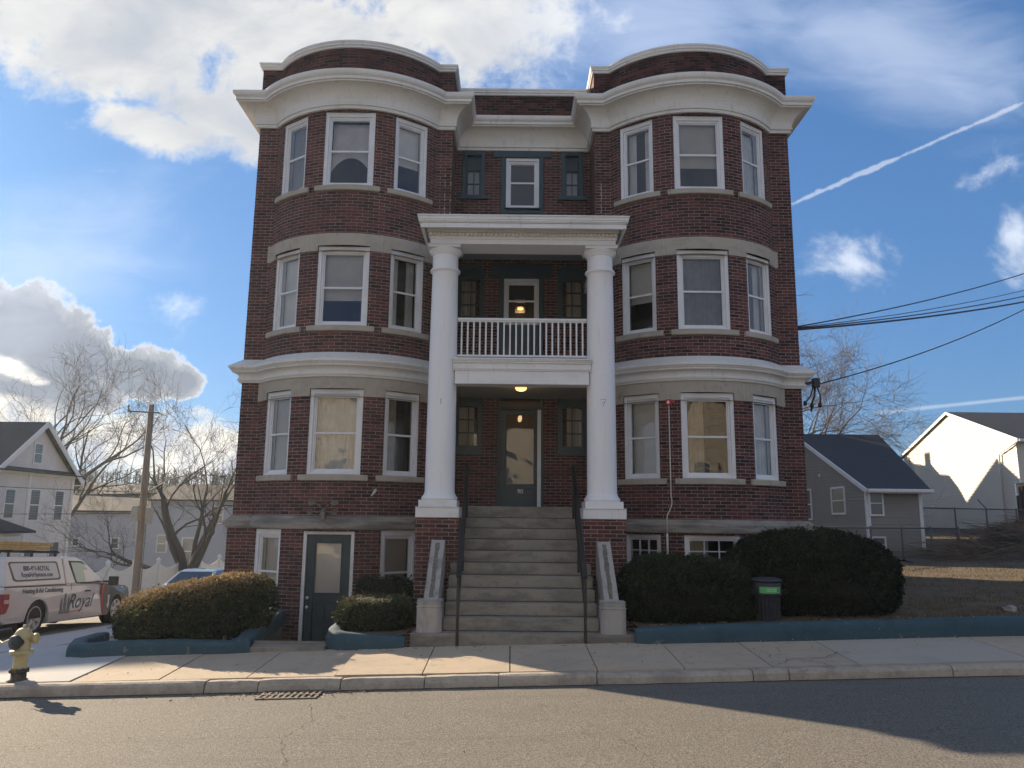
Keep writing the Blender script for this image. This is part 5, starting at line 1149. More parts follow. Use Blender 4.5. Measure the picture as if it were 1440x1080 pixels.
cab = [(2.39, 1.131), (2.39, 1.76), (2.5, 1.80), (3.0, 1.79), (3.3, 1.72), (4.1, 1.21), (4.3, 1.131)]
mb = MB(); side_shell(mb, cab, gw, txf); mb.build('cab', paint, TR_, bevel=.03, seg=3)
mb = MB(); side_shell(mb, [(3.36, 1.688), (4.12, 1.205), (4.13, 1.215), (3.37, 1.70)], lambda x, z: gw(x, z) - .06, txf); mb.build('windscreen', mat('dark tinted glass', (.03, .04, .045), .06, spec=.8), TR_)
for side in (-1, 1):
    mb = MB(); panel(mb, [(2.60, 1.70), (3.22, 1.69), (3.36, 1.62), (4.05, 1.14), (4.0, 1.10), (2.86, 1.14), (2.78, 1.18)], gw, txf, side, .004); wf = mb.build('side_window', dkpl, TR_)
    mb = MB(); panel(mb, [(2.70, 1.66), (3.18, 1.65), (3.30, 1.585), (3.84, 1.20), (3.70, 1.165), (2.90, 1.175), (2.84, 1.21)], gw, txf, side, .008); mb.build('pane', mat('pale reflecting side glass', (.22, .34, .30), .12, spec=.9), wf)
    mb = MB(); panel(mb, [(.22, 1.64), (.28, 1.67), (2.04, 1.685), (2.12, 1.65), (2.18, 1.30), (2.12, 1.255), (.42, 1.235), (.32, 1.27)], gw, txf, side, .004); cw = mb.build('cap_window', mat('grey window gasket', (.10, .11, .12), .5), TR_)
    mb = MB(); panel(mb, [(.28, 1.61), (.33, 1.635), (1.99, 1.65), (2.05, 1.62), (2.11, 1.33), (2.06, 1.29), (.46, 1.27), (.38, 1.30)], gw, txf, side, .009); mb.build('window_panel', mat('white window film', (.60, .62, .61), .3), cw)
    mb = MB(); fl = [(4.20, 1.10), (4.5, 1.09), (5.3, 1.03), (5.60, .96), (5.70, .82), (5.72, .5), (5.64, .36), (5.46, .36)] + arch(4.97, .49, .36)[0:11] + [(4.46, .30), (4.30, .30), (4.16, .52), (4.10, .8)]; panel(mb, fl, bw, txf, side, .016); mb.build('fender_wrap', navy, TR_)
    mb = MB(); panel(mb, [(4.06, 1.10), (4.19, 1.10), (4.09, .8), (4.15, .52), (4.29, .30), (4.20, .30), (4.07, .5), (4.0, .8)], bw, txf, side, .018); mb.build('red_stripe', redst, TR_)
    mb = MB(); panel(mb, [(.0, .98), (.16, .98), (.16, .72), (.10, .58), (.0, .56)], bw, txf, side, .010)
    mb.add([txf(Vector(p)) for p in ((-.008, side * .97, .98), (-.008, side * .78, .98), (-.008, side * .78, .56), (-.008, side * .97, .56))], [(0, 1, 2, 3)]); mb.build('tail_light', mat('red lamp plastic', (.36, .05, .055), .25), TR_)
    mb = MB(); panel(mb, [(.02, .86), (.15, .86), (.14, .78), (.02, .78)], bw, txf, side, .013); mb.build('reversing_light', mat('clear lamp plastic', (.6, .55, .55), .2), TR_)
    mb = MB(); mb.box(3.22, 3.46, side * .985 - .015, side * .985 + .015, .93, .965, xf=txf); mb.build('door_handle', dkpl, TR_, bevel=.006)
    mb = MB(); mb.box(4.16, 4.24, side * 1.19 - .13, side * 1.19 + .13, 1.06, 1.30, xf=txf); mb.box(4.15, 4.2, min(side * .9, side * 1.1), max(side * .9, side * 1.1), 1.14, 1.19, xf=txf); mb.build('mirror', dkpl, TR_, bevel=.02)
    mb = MB(); 
    for (x, z0, z1) in ((2.37, .30, 1.76), (2.62, .30, 1.15), (4.02, .30, 1.12)):
        panel(mb, [(x, z1), (x + .012, z1), (x + .012, z0), (x, z0)], gw if z0 > 1.1 else (lambda a, b: bw(a, b) if b < 1.13 else gw(a, b)), txf, side, .003)
    panel(mb, [(.02, 1.132), (2.37, 1.138), (2.37, 1.122), (.02, 1.115)], bw, txf, side, .004); mb.build('panel_gap', dkpl, TR_)
    for cx_w in (1.22, 4.97):
        mb = MB(); o_ = arch(cx_w, .52, .36); i_ = arch(cx_w, .47, .36); pts = o_ + list(reversed(i_)); panel(mb, pts, bw, txf, side, .018); mb.build('wheel_arch', paint if cx_w < 2 else navy, TR_)
        wheel(TR_, cx_w, side * .93, .40, .27, side, txf, mat('bright alloy', (.55, .55, .56), .35))
mb = MB(); mb.box(-.16, .05, -.93, .93, .42, .62, xf=txf); mb.build('rear_bumper', mat('chrome', (.5, .5, .5), .2, metal=1), TR_, bevel=.03)
mb = MB(); mb.box(5.55, 5.80, -.90, .90, .36, .60, xf=txf); mb.build('front_bumper', dkpl, TR_, bevel=.04)
mb = MB(); mb.box(.3, 5.4, -.8, .8, .24, .5, xf=txf); mb.box(.8, 1.65, -.93, .93, .40, .9, xf=txf); mb.box(4.5, 5.4, -.9, .9, .40, .9, xf=txf); mb.build('chassis', dkpl, TR_)
def lx(x0, z0, k, yf, off): return lambda p: txf(Vector((x0 + p.x * k, -(yf(x0 + p.x * k, z0 + p.y * k) + off + p.z * .3), z0 + p.y * k)))
ink = mat('dark blue lettering', (.06, .075, .12), .5)
text_mesh('800-491-ROYAL', .15, lx(1.24, 1.52, 1, gw, .011), 'lettering', ink, TR_, .004, thick=.004)
text_mesh('RoyalAirSystems.com', .14, lx(1.24, 1.38, 1, gw, .011), 'lettering', ink, TR_, .004, thick=.003)
text_mesh('Heating & Air Conditioning', .145, lx(1.42, 1.02, 1, bw, .007), 'lettering', ink, TR_, .004, thick=.003)
text_mesh('Royal', .50, lx(3.0, .70, 1, bw, .008), 'lettering', ink, TR_, .004, shear=.45)
mb = MB(); panel(mb, [(2.35, .46), (3.15, .50), (3.15, .485), (2.35, .44)], bw, txf, -1, .009); mb.build('red_stripe', redst, TR_)
mb = MB()
for x, z1, w in ((2.16, .82, .10), (2.32, .93, .09), (2.47, .84, .09)): panel(mb, [(x - .05, .44), (x + .01, z1 - .05), (x + .03, z1), (x + .05, z1 - .05), (x + w, .46), (x + w - .02, .43)], bw, txf, -1, .009)
mb.build('tower_emblem', mat('emblem grey', (.20, .22, .24), .5), TR_)
mb = MB()
for y in (-.72, .72):
    for x in (.35, 1.2, 2.15): mb.bar(txf(Vector((x, y, 1.76))), txf(Vector((x, y, 1.90))), .04)
mb.bar(txf(Vector((.2, -.72, 1.885))), txf(Vector((2.3, -.72, 1.885))), .03); mb.bar(txf(Vector((.2, .72, 1.885))), txf(Vector((2.3, .72, 1.885))), .03)
mb.build('roof_rack', dkpl, TR_)
for x in (.35, 1.2, 2.15):
    mb = MB(); mb.bar(txf(Vector((x, -.8, 1.91))), txf(Vector((x, .8, 1.91))), .04); mb.build('rack_bar', dkpl, TR_)
wood = mat('yellow ladder fibreglass', (.56, .42, .16), .5, var=.3, vscale=12)
LD = thing('ladder', 'yellow extension ladder lying on the rack of the white pickup truck', 'ladder', txf(Vector((1, -.5, 1.94))))
for y in (-.68, -.32):
    mb = MB(); mb.box(-.25, 1.95, y - .02, y + .02, 1.94, 2.03, xf=txf); mb.box(-.05, 2.15, y + .03, y + .06, 2.04, 2.12, xf=txf); mb.build('side_rail', wood, LD, bevel=.004)
mb = MB()
for i in range(7): x = -.1 + i * .3; mb.tube([txf(Vector((x, -.68, 1.985))), txf(Vector((x, -.32, 1.985)))], .015, 6)
mb.build('rungs', mat('aluminium', (.5, .5, .5), .35, metal=1), LD)

def sedan(label, org, heading, color, scale=1):
    """a simple family car: body, glasshouse, wheels, lamps; x forward"""
    ca, sa = math.cos(heading), math.sin(heading); O = Vector(org)
    xf = lambda p: O + Vector((p[0] * ca - p[1] * sa, p[0] * sa + p[1] * ca, p[2])) * scale
    root = thing('parked_car', label, 'car', org); pt = mat('car paint %s' % str(color), color, .25, coat=.8)
    w = lambda x, z: .88 - .10 * max(0, .35 - z) / .35 - .07 * (abs(x - 2.25) / 2.25) ** 3
    g = lambda x, z: .84 - .26 * max(0, z - .92) / .5
    low = [(0.05, .35), (0, .55), (.03, .88), (.12, .96), (.9, .98), (3.1, .95), (4.2, .80), (4.42, .66), (4.45, .45), (4.38, .3), (4.05, .28)] + arch(3.65, .36, .30) + [(3.28, .22), (1.2, .22)] + arch(.85, .36, .30) + [(.5, .28), (.1, .3)]
    mb = MB(); side_shell(mb, low, w, xf); mb.build('body', pt, root, bevel=.03, seg=2)
    mb = MB(); side_shell(mb, [(.35, .97), (1.05, 1.38), (1.35, 1.43), (2.1, 1.42), (2.45, 1.35), (3.2, .95)], g, xf); mb.build('cabin', pt, root, bevel=.03, seg=2)
    dg = mat('dark tinted glass', (.03, .04, .045), .06, spec=.8)
    for s in (-1, 1):
        mb = MB(); panel(mb, [(.65, 1.0), (1.12, 1.34), (1.38, 1.38), (2.08, 1.37), (2.38, 1.31), (2.92, 1.0)], g, xf, s, .004); mb.build('side_window', dg, root)
        for x in (.85, 3.65): wheel(root, x, s * .84, .32, .2, s, xf, mat('dull alloy', (.4, .4, .42), .35, metal=.8), 5)
        mb = MB(); panel(mb, [(4.1, .74), (4.36, .68), (4.38, .6), (4.1, .64)], w, xf, s, .008); mb.build('headlight', mat('clear lamp plastic', (.6, .55, .55), .2), root)
        mb = MB(); panel(mb, [(.02, .85), (.25, .88), (.25, .76), (.02, .72)], w, xf, s, .008); mb.build('tail_light', mat('red lamp plastic', (.36, .05, .055), .25), root)
    for a, b, nm in (((2.50, 1.335), (3.15, .985), 'windscreen'), ((1.02, 1.355), (.42, 1.01), 'rear_window')):
        mb = MB(); s_ = .012 if nm == 'windscreen' else -.012
        mb.add([xf(Vector((a[0] + s_, -g(*a) + .06, a[1] + .008))), xf(Vector((a[0] + s_, g(*a) - .06, a[1] + .008))), xf(Vector((b[0] + s_, g(*b) - .06, b[1] + .008))), xf(Vector((b[0] + s_, -g(*b) + .06, b[1] + .008)))], [(0, 1, 2, 3)]); mb.build(nm, dg, root)
    return root
sedan('pale blue car whose bright roof shows over the hedge beside the brick corner', (-10.95, 26.6, road_z(-11, 28.5)), R(90), (.28, .42, .55), 1.0)
sedan('dark red car parked beyond the white scalloped fence', (-29.5, 53, -2.5), R(180), (.12, .03, .04), 1.1)

# ------------------------------------------------------------------ neighbouring houses
def clap(mb, a, b, z0, ztop, n_out, lap=.13, lean=.026, mi=0):
    """lapped siding on the vertical plane from plan point a to b; ztop(t) is the wall's height at fraction t (piecewise linear over its breaks)"""
    a = Vector(a); b = Vector(b); no = Vector(n_out).normalized(); L = (b - a).length
    f = ztop if callable(ztop) else (lambda t: ztop); zm = max(f(i / 40) for i in range(41)); z = z0
    while z < zm - 1e-4:
        z1 = min(z + lap, zm); ts = [i / 80 for i in range(81) if f(i / 80) >= z]
        if not ts: break
        t0, t1 = ts[0], ts[-1]; ts2 = [i / 80 for i in range(81) if f(i / 80) >= z1]; u0, u1 = (ts2[0], ts2[-1]) if ts2 else ((t0 + t1) / 2,) * 2
        p = lambda t, zz, o: (a.x + (b.x - a.x) * t + no.x * o, a.y + (b.y - a.y) * t + no.y * o, zz)
        mb.face([p(t0, z, lean), p(t1, z, lean), p(u1, z1, 0), p(u0, z1, 0)], mi); mb.face([p(t0, z, 0), p(t1, z, 0), p(t1, z, lean), p(t0, z, lean)], mi); z = z1
def house_window(parent, base, t, n, w, h, trim=.09, mt=None, double=True, shutters=None, name='window', glassm=None):
    """window on a wall: base = bottom centre, t = along the wall, n = outward"""
    t = Vector(t).normalized(); n = Vector(n).normalized(); base = Vector(base)
    xf = lambda p: base + t * p.x + n * p.y + Vector((0, 0, p.z)); mt = mt or M_vinyl; hw = w / 2; mb = MB()
    for s in (-1, 1): mb.box(min(s * hw, s * (hw + trim)), max(s * hw, s * (hw + trim)), .0, .05, -trim, h + trim, xf=xf)
    mb.box(-hw, hw, 0, .05, h, h + trim, xf=xf); mb.box(-hw, hw, 0, .06, -trim, 0, xf=xf)
    mb.box(-hw, hw, .018, .04, h * .48, h * .52, xf=xf)
    f = mb.build(name, mt, parent)
    g = MB(); g.box(-hw, hw, .0, .02, 0, h, xf=xf); g.build('pane', glassm or mat('far window glass', (.10, .13, .15), .12, spec=.8), f)
    if shutters:
        for s in (-1, 1):
            sm = MB(); sm.box(min(s * (hw + trim + .02), s * (hw + trim + .32)), max(s * (hw + trim + .02), s * (hw + trim + .32)), .01, .05, -trim, h + trim, xf=xf); sm.build('shutter', M_black, parent)
    return f
def slab_roof(mb, pts, th=.12, mi=0):
    """thick roof plane from 3 or 4 points, top side up"""
    n = len(pts); top = [Vector(p) for p in pts]; bot = [p - Vector((0, 0, th)) for p in top]
    mb.add(top + bot, [tuple(range(n)), tuple(reversed(range(n, 2 * n)))] + [(i, i + n, (i + 1) % n + n, (i + 1) % n) for i in range(n)], mi)

# left: pale clapboard house whose gable looks towards the brick building
M_clapL = mat('pale grey clapboard', (.68, .66, .65), .7, var=.1, vscale=2); M_trimL = mat('white house trim', (.74, .74, .73), .6, var=.08)
LH = thing('clapboard_house', 'pale grey clapboard house with a dark roof and a steep gable at the left edge', 'house', (-27, 39, -2.0))
X0 = -24.5; y0, ya, y1 = 36.4, 39.9, 43.3; ze, za = 3.75, 6.35
mb = MB(); gz = lambda t: (ze + (za - ze) * (1 - abs(2 * t - 1)))
clap(mb, (X0, y0), (X0, y1), -2.2, gz, (1, 0)); clap(mb, (-36, y0), (X0, y0), -2.2, ze, (0, -1)); clap(mb, (X0, y1), (-36, y1), -2.2, ze, (0, 1)); mb.face([(-36, y0, -2.2), (-36, y1, -2.2), (-36, y1, ze), (-36, y0, ze)]); mb.build('wall', M_clapL, LH)
mb = MB(); slab_roof(mb, [(-36.5, y0 - .45, ze - .28), (X0 + .4, y0 - .45, ze - .28), (X0 + .4, ya, za + .12), (-36.5, ya, za + .12)]); slab_roof(mb, [(X0 + .4, y1 + .45, ze - .28), (-36.5, y1 + .45, ze - .28), (-36.5, ya, za + .12), (X0 + .4, ya, za + .12)]); mb.build('roof', M_roofdk, LH)
mb = MB()
for s, yy in ((-1, y0 - .45), (1, y1 + .45)):
    mb.bar((X0 + .38, yy, ze - .33), (X0 + .38, ya, za + .03), .06, .26); mb.bar((-36, yy - s * -.02, ze - .34), (X0 + .4, yy, ze - .34), .06, .2)
mb.box(X0, X0 + .12, y0, y0 + .18, -2.2, ze); mb.box(X0, X0 + .12, y1 - .18, y1 + .02, -2.2, ze)
mb.box(X0 + .02, X0 + .22, y0 - .2, y1 + .4, ze - .06, ze + .12); mb.box(X0, X0 + .08, 39.3, 39.5, -2.2, ze); mb.build('trim', M_trimL, LH, bevel=.01)
mb = MB(); slab_roof(mb, [(X0 - .1, y0 - .3, ze + .35), (X0 + .45, y0 - .3, ze + .1), (X0 + .45, y1 + .5, ze + .1), (X0 - .1, y1 + .5, ze + .35)], .06); mb.build('pent_roof', M_roofdk, LH)
for (yy, zz, w, h) in ((39.85, 4.35, .62, .95), (38.0, 1.55, .7, 1.35), (40.0, 1.45, .75, 1.5), (42.15, 1.45, .75, 1.5), (40.0, -1.25, .8, 1.5), (42.15, -1.25, .8, 1.5)):
    house_window(LH, (X0 + .005, yy, zz), (0, 1, 0), (1, 0, 0), w, h, mt=M_trimL)
mb = MB(); mb.box(-34, -33.6, 39, 39.4, 5.4, 7.0); mb.build('chimney', M_brick_top, LH)
mb = MB(); slab_roof(mb, [(-31, 36.4, 1.5), (-31, 34.0, .95), (X0 + 1.0, 34.0, .95), (X0 + .6, 36.4, 1.5)], .1)
slab_roof(mb, [(X0 + .6, 36.4, 1.5), (X0 + 1.0, 34.0, .95), (X0 + 1.8, 37.5, .95), (X0 + .0, 37.5, 1.5)], .1); pr = mb.build('porch_roof', M_roofdk, LH)
mb = MB(); mb.box(-31, X0 + 1.0, 34.05, 34.2, .66, .86); mb.box(X0 + 1.0, X0 + 1.15, 34.05, 37.4, .66, .86)
for x in (-30.5, -28, X0 + .9): mb.box(x, x + .16, 34.08, 34.24, -2, .66)
mb.build('porch_frame', M_trimL, LH)

# middle distance left: low white building with a grey roof
WH = thing('white_house', 'long low white house with a dark roof far beyond the scalloped fence', 'house', (-27, 62, -2.6)); M_wsid = mat('shaded white siding', (.40, .43, .48), .7, var=.06)  # bluish grey base: shade and distance are put into the colour
mb = MB(); clap(mb, (-36, 60), (-27.7, 60), -3.0, 2.1, (0, -1), lap=.16); clap(mb, (-27.7, 60), (-12, 60), -3.0, 3.0, (0, -1), lap=.16)
mb.face([(-27.7, 60, 2), (-27.7, 60, 3.0), (-27.7, 68, 3.0), (-27.7, 68, 2)]); mb.face([(-36, 60, -3), (-36, 60, 2.1), (-36, 68, 2.1), (-36, 68, -3)]); mb.face([(-12, 60, -3), (-12, 60, 3.0), (-12, 68, 3.0), (-12, 68, -3)]); mb.build('wall', M_wsid, WH)
mb = MB(); slab_roof(mb, [(-36.4, 59.6, 2.05), (-27.7, 59.6, 2.05), (-27.7, 64, 3.3), (-36.4, 64, 3.3)]); slab_roof(mb, [(-27.9, 59.6, 2.95), (-11.5, 59.6, 2.95), (-11.5, 64, 4.2), (-27.9, 64, 4.2)])
slab_roof(mb, [(-11.5, 68.4, 2.4), (-36.4, 68.4, 2.4), (-36.4, 64, 3.3), (-11.5, 64, 4.2)]); mb.build('roof', mat('weathered grey roof', (.045, .040, .036), .9, var=.3, vscale=3), WH)
for x, z, w, h in ((-30.2, -.75, .5, .7), (-26.6, -1.0, .65, 1.2), (-22.5, 1.2, .7, 1.2), (-19, -.9, .7, 1.2), (-33.2, -.6, .4, .5), (-24.6, -1.9, .8, 1.9)): house_window(WH, (x, 59.97, z), (1, 0, 0), (0, -1, 0), w, h, mt=M_trimL)

# right: taupe sided house with the steep dark roof
M_taupe = mat('taupe vinyl siding', (.27, .245, .21), .6, var=.08, vscale=1.5); C0 = 13.0; YG = 28.4; xr_ = 15.0
GH = thing('taupe_house', 'taupe sided house with a steep dark shingle roof and white corner boards', 'house', (14, 30, .4))
mb = MB(); yr_ = 34.9; zr_ = 5.58; zeG = 3.02
clap(mb, (C0, YG + 13), (C0, YG), .2, lambda t: zeG + (zr_ - zeG) * (1 - abs(2 * t - 1)), (-1, 0), lap=.125); clap(mb, (C0, YG), (xr_, YG), .2, zeG - .02, (0, -1), lap=.125)
mb.face([(xr_, YG, .2), (xr_ + 1.4, YG + 12, .2), (xr_ + 1.4, YG + 12, zeG), (xr_, YG, zeG)]); mb.build('wall', M_taupe, GH)
mb = MB(); slab_roof(mb, [(C0 - .12, YG - .35, zeG - .08), (xr_ + .22, YG - .35, zeG - .08), (16.75, yr_, zr_ + .12), (C0 - .12, yr_, zr_ + .12)], .1); slab_roof(mb, [(xr_ + 1.6, YG + 13.3, zeG - .1), (C0 - .12, YG + 13.3, zeG - .1), (C0 - .12, yr_, zr_ + .12), (16.75, yr_, zr_ + .12)], .1); mb.build('roof', M_roofdk, GH)
mb = MB(); mb.bar((C0 - .14, YG - .36, zeG - .14), (C0 - .14, yr_, zr_ + .03), .05, .17); mb.box(C0 - .1, xr_ + .22, YG - .40, YG - .34, zeG - .22, zeG - .06)
mb.box(C0 - .03, C0 + .11, YG - .03, YG + .1, .2, zeG - .2); mb.box(xr_ - .1, xr_ + .03, YG - .035, YG + .1, .2, zeG - .2); mb.build('corner_board', M_trimL, GH, bevel=.008)
mb = MB(); mb.box(C0 - .1, xr_ + .25, YG - .5, YG - .40, zeG - .18, zeG - .07); mb.box(C0 - .05, C0 + .06, YG - .5, YG - .38, .3, .36); mb.build('gutter', M_trimL, GH, bevel=.01)
GG = mat('taupe house window glass', (.12, .125, .11), .15, spec=.8)
house_window(GH, (C0 - .016, 30.75, 2.12), (0, -1, 0), (-1, 0, 0), 1.15, .95, .07, glassm=GG); house_window(GH, (C0 + .33, YG - .016, 2.05), (1, 0, 0), (0, -1, 0), .42, .80, .06, glassm=GG); house_window(GH, (C0 + .33, YG - .016, .75), (1, 0, 0), (0, -1, 0), .42, .45, .06, glassm=GG)
house_window(GH, (C0 - .016, 34.0, 1.9), (0, -1, 0), (-1, 0, 0), .9, 1.2, .07, glassm=GG)
mb = MB(); mb.box(C0 - .06, C0 - .014, 32.4, 32.55, 3.62, 3.74); mb.build('vent', M_trimL, GH)

# houses behind the brick one: only their shadows reach the picture
NB1 = thing('triple_decker', 'flat roofed grey house standing hidden behind the brick building and shading the taupe house', 'house', (2, 34, 0)); M_nb = mat('grey green siding', (.30, .32, .30), .7, var=.1)
mb = MB()
for a, b, n in (((-2, 33.2), (5.6, 33.2), (0, -1)), ((5.6, 33.2), (5.6, 46), (1, 0)), ((5.6, 46), (-2, 46), (0, 1)), ((-2, 46), (-2, 33.2), (-1, 0))): clap(mb, a, b, -.6, 9.9, n, lap=.2)
mb.build('wall', M_nb, NB1); mb = MB(); mb.box(-2.2, 5.9, 33.0, 46.3, 9.9, 10.2); mb.build('roof', M_trimL, NB1)
for yy in (35, 39, 43):
    for zz in (1.3, 4.3, 7.3): house_window(NB1, (5.62, yy, zz), (0, 1, 0), (1, 0, 0), .9, 1.5)
def sun_frame(q, a, z): return Vector((q * .681 - a * .7323, q * .7323 + a * .681, z))
for nm, lab, prof_, chim in (('gabled_house', 'tall gabled house hidden behind the brick building whose roof peak shadows the cream wall', [(44.7, 0), (44.7, 7.7), (44.4, 7.5), (47.85, 10.84), (51.2, 7.5), (50.9, 7.7), (50.9, 0)], None),
                       ('dormered_house', 'tall dormered house hidden behind the brick building whose chimney shadows the cream wall', [(50.95, 0), (50.95, 7.6), (50.1, 8.55), (50.6, 9.4), (51.25, 10.19), (51.97, 10.29), (52.65, 11.0), (53.2, 10.95), (54.1, 11.14), (55.2, 12.1), (58.6, 8.2), (58.3, 8.4), (58.3, 0)], (52.62, 53.12, 11.72))):
    a0 = lambda q: (q * .681 - 15) / .7323
    root = thing(nm, lab, 'house', sun_frame(prof_[3][0], a0(prof_[3][0]) + 3, 0)); n = len(prof_); mb = MB()
    vs = [sun_frame(q, a0(q), z) for q, z in prof_] + [sun_frame(q, a0(q) + 8, z) for q, z in prof_]
    mb.add(vs, [tuple(range(n)), tuple(reversed(range(n, 2 * n)))] + [(i, i + n, (i + 1) % n + n, (i + 1) % n) for i in range(n)]); mb.build('wall', M_nb, root)
    for q in (prof_[3][0] - .8, prof_[3][0] + 1.4):
        p = sun_frame(q, a0(q) - .02, 4.5); house_window(root, p, sun_frame(1, a0(1), 0) - sun_frame(0, a0(0), 0), (.0, -1, 0) if False else (1, 0, 0), .8, 1.4)
    if chim:
        mb = MB(); c0, c1, cz = chim
        vs = [sun_frame(q, a0(q) + d, z) for z in (9.5, cz) for q, d in ((c0, .05), (c1, .05), (c1, .7), (c0, .7))]
        mb.add(vs, [(0, 3, 2, 1), (4, 5, 6, 7), (0, 1, 5, 4), (1, 2, 6, 5), (2, 3, 7, 6), (3, 0, 4, 7)]); mb.build('chimney', M_brick_top, root)

# far right: cream sided two storey house
M_creamS = mat('cream vinyl siding', (.60, .55, .46), .6, var=.05, vscale=1); XC_ = 26.0
CH = thing('cream_house', 'two storey cream sided house catching the low sun on its gable wall', 'house', (28, 44, 1.0))
ya, yb, yp = 39.9, 50.9, 45.4; zc = 6.15; zp = 8.15
mb = MB(); clap(mb, (XC_, yb), (XC_, ya), 1.45, lambda t: zc + (zp - zc) * (1 - abs(2 * t - 1)), (-1, 0), lap=.16); clap(mb, (XC_ - .0, ya), (40, ya), 1.45, 3.85, (0, -1), lap=.16); clap(mb, (XC_ - .0, ya - .42), (40, ya - .42), 3.86, zc - .05, (0, -1), lap=.16); clap(mb, (XC_, ya), (XC_, ya - .42), 3.86, zc - .05, (-1, 0), lap=.16); mb.face([(XC_, ya - .42, 3.86), (40, ya - .42, 3.86), (40, ya, 3.86), (XC_, ya, 3.86)]); mb.build('wall', M_creamS, CH)
mb = MB(); slab_roof(mb, [(XC_ - .12, ya - .75, zc - .10), (40, ya - .75, zc - .10), (40, yp, zp + .14), (XC_ - .12, yp, zp + .14)], .1); slab_roof(mb, [(40, yb + .4, zc - .10), (XC_ - .12, yb + .4, zc - .10), (XC_ - .12, yp, zp + .14), (40, yp, zp + .14)], .1); mb.build('roof', M_roofdk, CH)
mb = MB()
for yy in (ya - .75, yb + .4): mb.bar((XC_ - .14, yy, zc - .16), (XC_ - .14, yp, zp + .06), .04, .16)
mb.box(XC_ - .1, 40, ya - .85, ya - .75, zc - .24, zc - .10); mb.tube([(XC_ - .1, ya - .8, zc - .2), (XC_ - .12, ya + .9, zc - .75), (XC_ - .10, ya + .9, 1.5)], .045, 6); mb.tube([(XC_ - .08, yb - .6, zc - .2), (XC_ - .08, yb - .6, 4.2)], .045, 6); mb.build('gutter', M_trimL, CH)
mb = MB(); mb.box(XC_ + .03, 40, ya + .03, yb - .03, .3, 1.45); mb.build('foundation', mat('grey foundation', (.22, .21, .19), .9, var=.2), CH)
house_window(CH, (26.98, ya - .015, 2.35), (1, 0, 0), (0, -1, 0), .9, 1.2, .08, shutters=True); house_window(CH, (27.6, ya - .435, 4.3), (1, 0, 0), (0, -1, 0), .9, 1.3, .08, shutters=True); house_window(CH, (30.6, ya - .435, 4.3), (1, 0, 0), (0, -1, 0), .9, 1.3, .08, shutters=True)

# neighbours outside the frame: across the street (seen in the window glass) and across the side street (their shade falls on the corner)
def plain_house(label, x0, x1, y0, y1, zb, ze, zr, wallm, ridge='x', wins=()):
    root = thing('gabled_house', label, 'house', ((x0 + x1) / 2, (y0 + y1) / 2, zb)); mb = MB(); g = lambda t: ze + (zr - ze) * (1 - abs(2 * t - 1)); fl_ = lambda t: ze
    fx, fy = (fl_, g) if ridge == 'x' else (g, fl_)
    clap(mb, (x0, y0), (x1, y0), zb, fx, (0, -1), lap=.16); clap(mb, (x1, y1), (x0, y1), zb, fx, (0, 1), lap=.16); clap(mb, (x1, y0), (x1, y1), zb, fy, (1, 0), lap=.16); clap(mb, (x0, y1), (x0, y0), zb, fy, (-1, 0), lap=.16); mb.build('wall', wallm, root)
    mb = MB(); e = .35; k = (zr - ze) / ((y1 - y0) / 2 if ridge == 'x' else (x1 - x0) / 2) * e
    if ridge == 'x':
        ym = (y0 + y1) / 2; slab_roof(mb, [(x0 - e, y0 - e, ze - k), (x1 + e, y0 - e, ze - k), (x1 + e, ym, zr + .12), (x0 - e, ym, zr + .12)]); slab_roof(mb, [(x1 + e, y1 + e, ze - k), (x0 - e, y1 + e, ze - k), (x0 - e, ym, zr + .12), (x1 + e, ym, zr + .12)])
    else:
        xm = (x0 + x1) / 2; slab_roof(mb, [(x0 - e, y1 + e, ze - k), (x0 - e, y0 - e, ze - k), (xm, y0 - e, zr + .12), (xm, y1 + e, zr + .12)]); slab_roof(mb, [(x1 + e, y0 - e, ze - k), (x1 + e, y1 + e, ze - k), (xm, y1 + e, zr + .12), (xm, y0 - e, zr + .12)])
    mb.build('roof', M_roofdk, root)
    for p, t, n, w, h in wins: house_window(root, p, t, n, w, h, mt=M_trimL)
    return root
M_yel = mat('pale yellow siding', (.60, .52, .36), .7, var=.08); M_tanS = mat('tan siding', (.50, .43, .33), .7, var=.08)
wy = lambda xs_, y, zs_: [((x, y, z), (-1, 0, 0), (0, 1, 0), .9, 1.5) for x in xs_ for z in zs_]
plain_house('white gabled house across the street, seen mirrored in the front door glass', -3.8, 3.9, -25, -13, -.6, 5.8, 9.0, M_creamS, 'y', wy((-2.2, 0, 2.2), -12.98, (.9, 3.6)))
plain_house('pale yellow gabled house across the street, seen mirrored in the window glass', -13.2, -5.4, -24, -11.5, -.6, 5.6, 9.2, M_yel, 'y', wy((-11.6, -9.2, -6.8), -11.48, (.6, 3.4)))
plain_house('tan gabled house across the street, seen mirrored in the right hand bay windows', 6.0, 14.2, -25, -12.5, -.4, 5.4, 8.6, M_tanS, 'y', wy((7.6, 10.2, 12.6), -12.48, (.8, 3.5)))
plain_house('tall clapboard house across the side street whose roof shades the corner sidewalk', -34, -22.6, 23.4, 30.4, -1.6, 6.0, 8.85, M_clapL, 'x', [((-22.58, y, z), (0, 1, 0), (1, 0, 0), .9, 1.5) for y in (25, 28.6) for z in (.2, 3.2)])

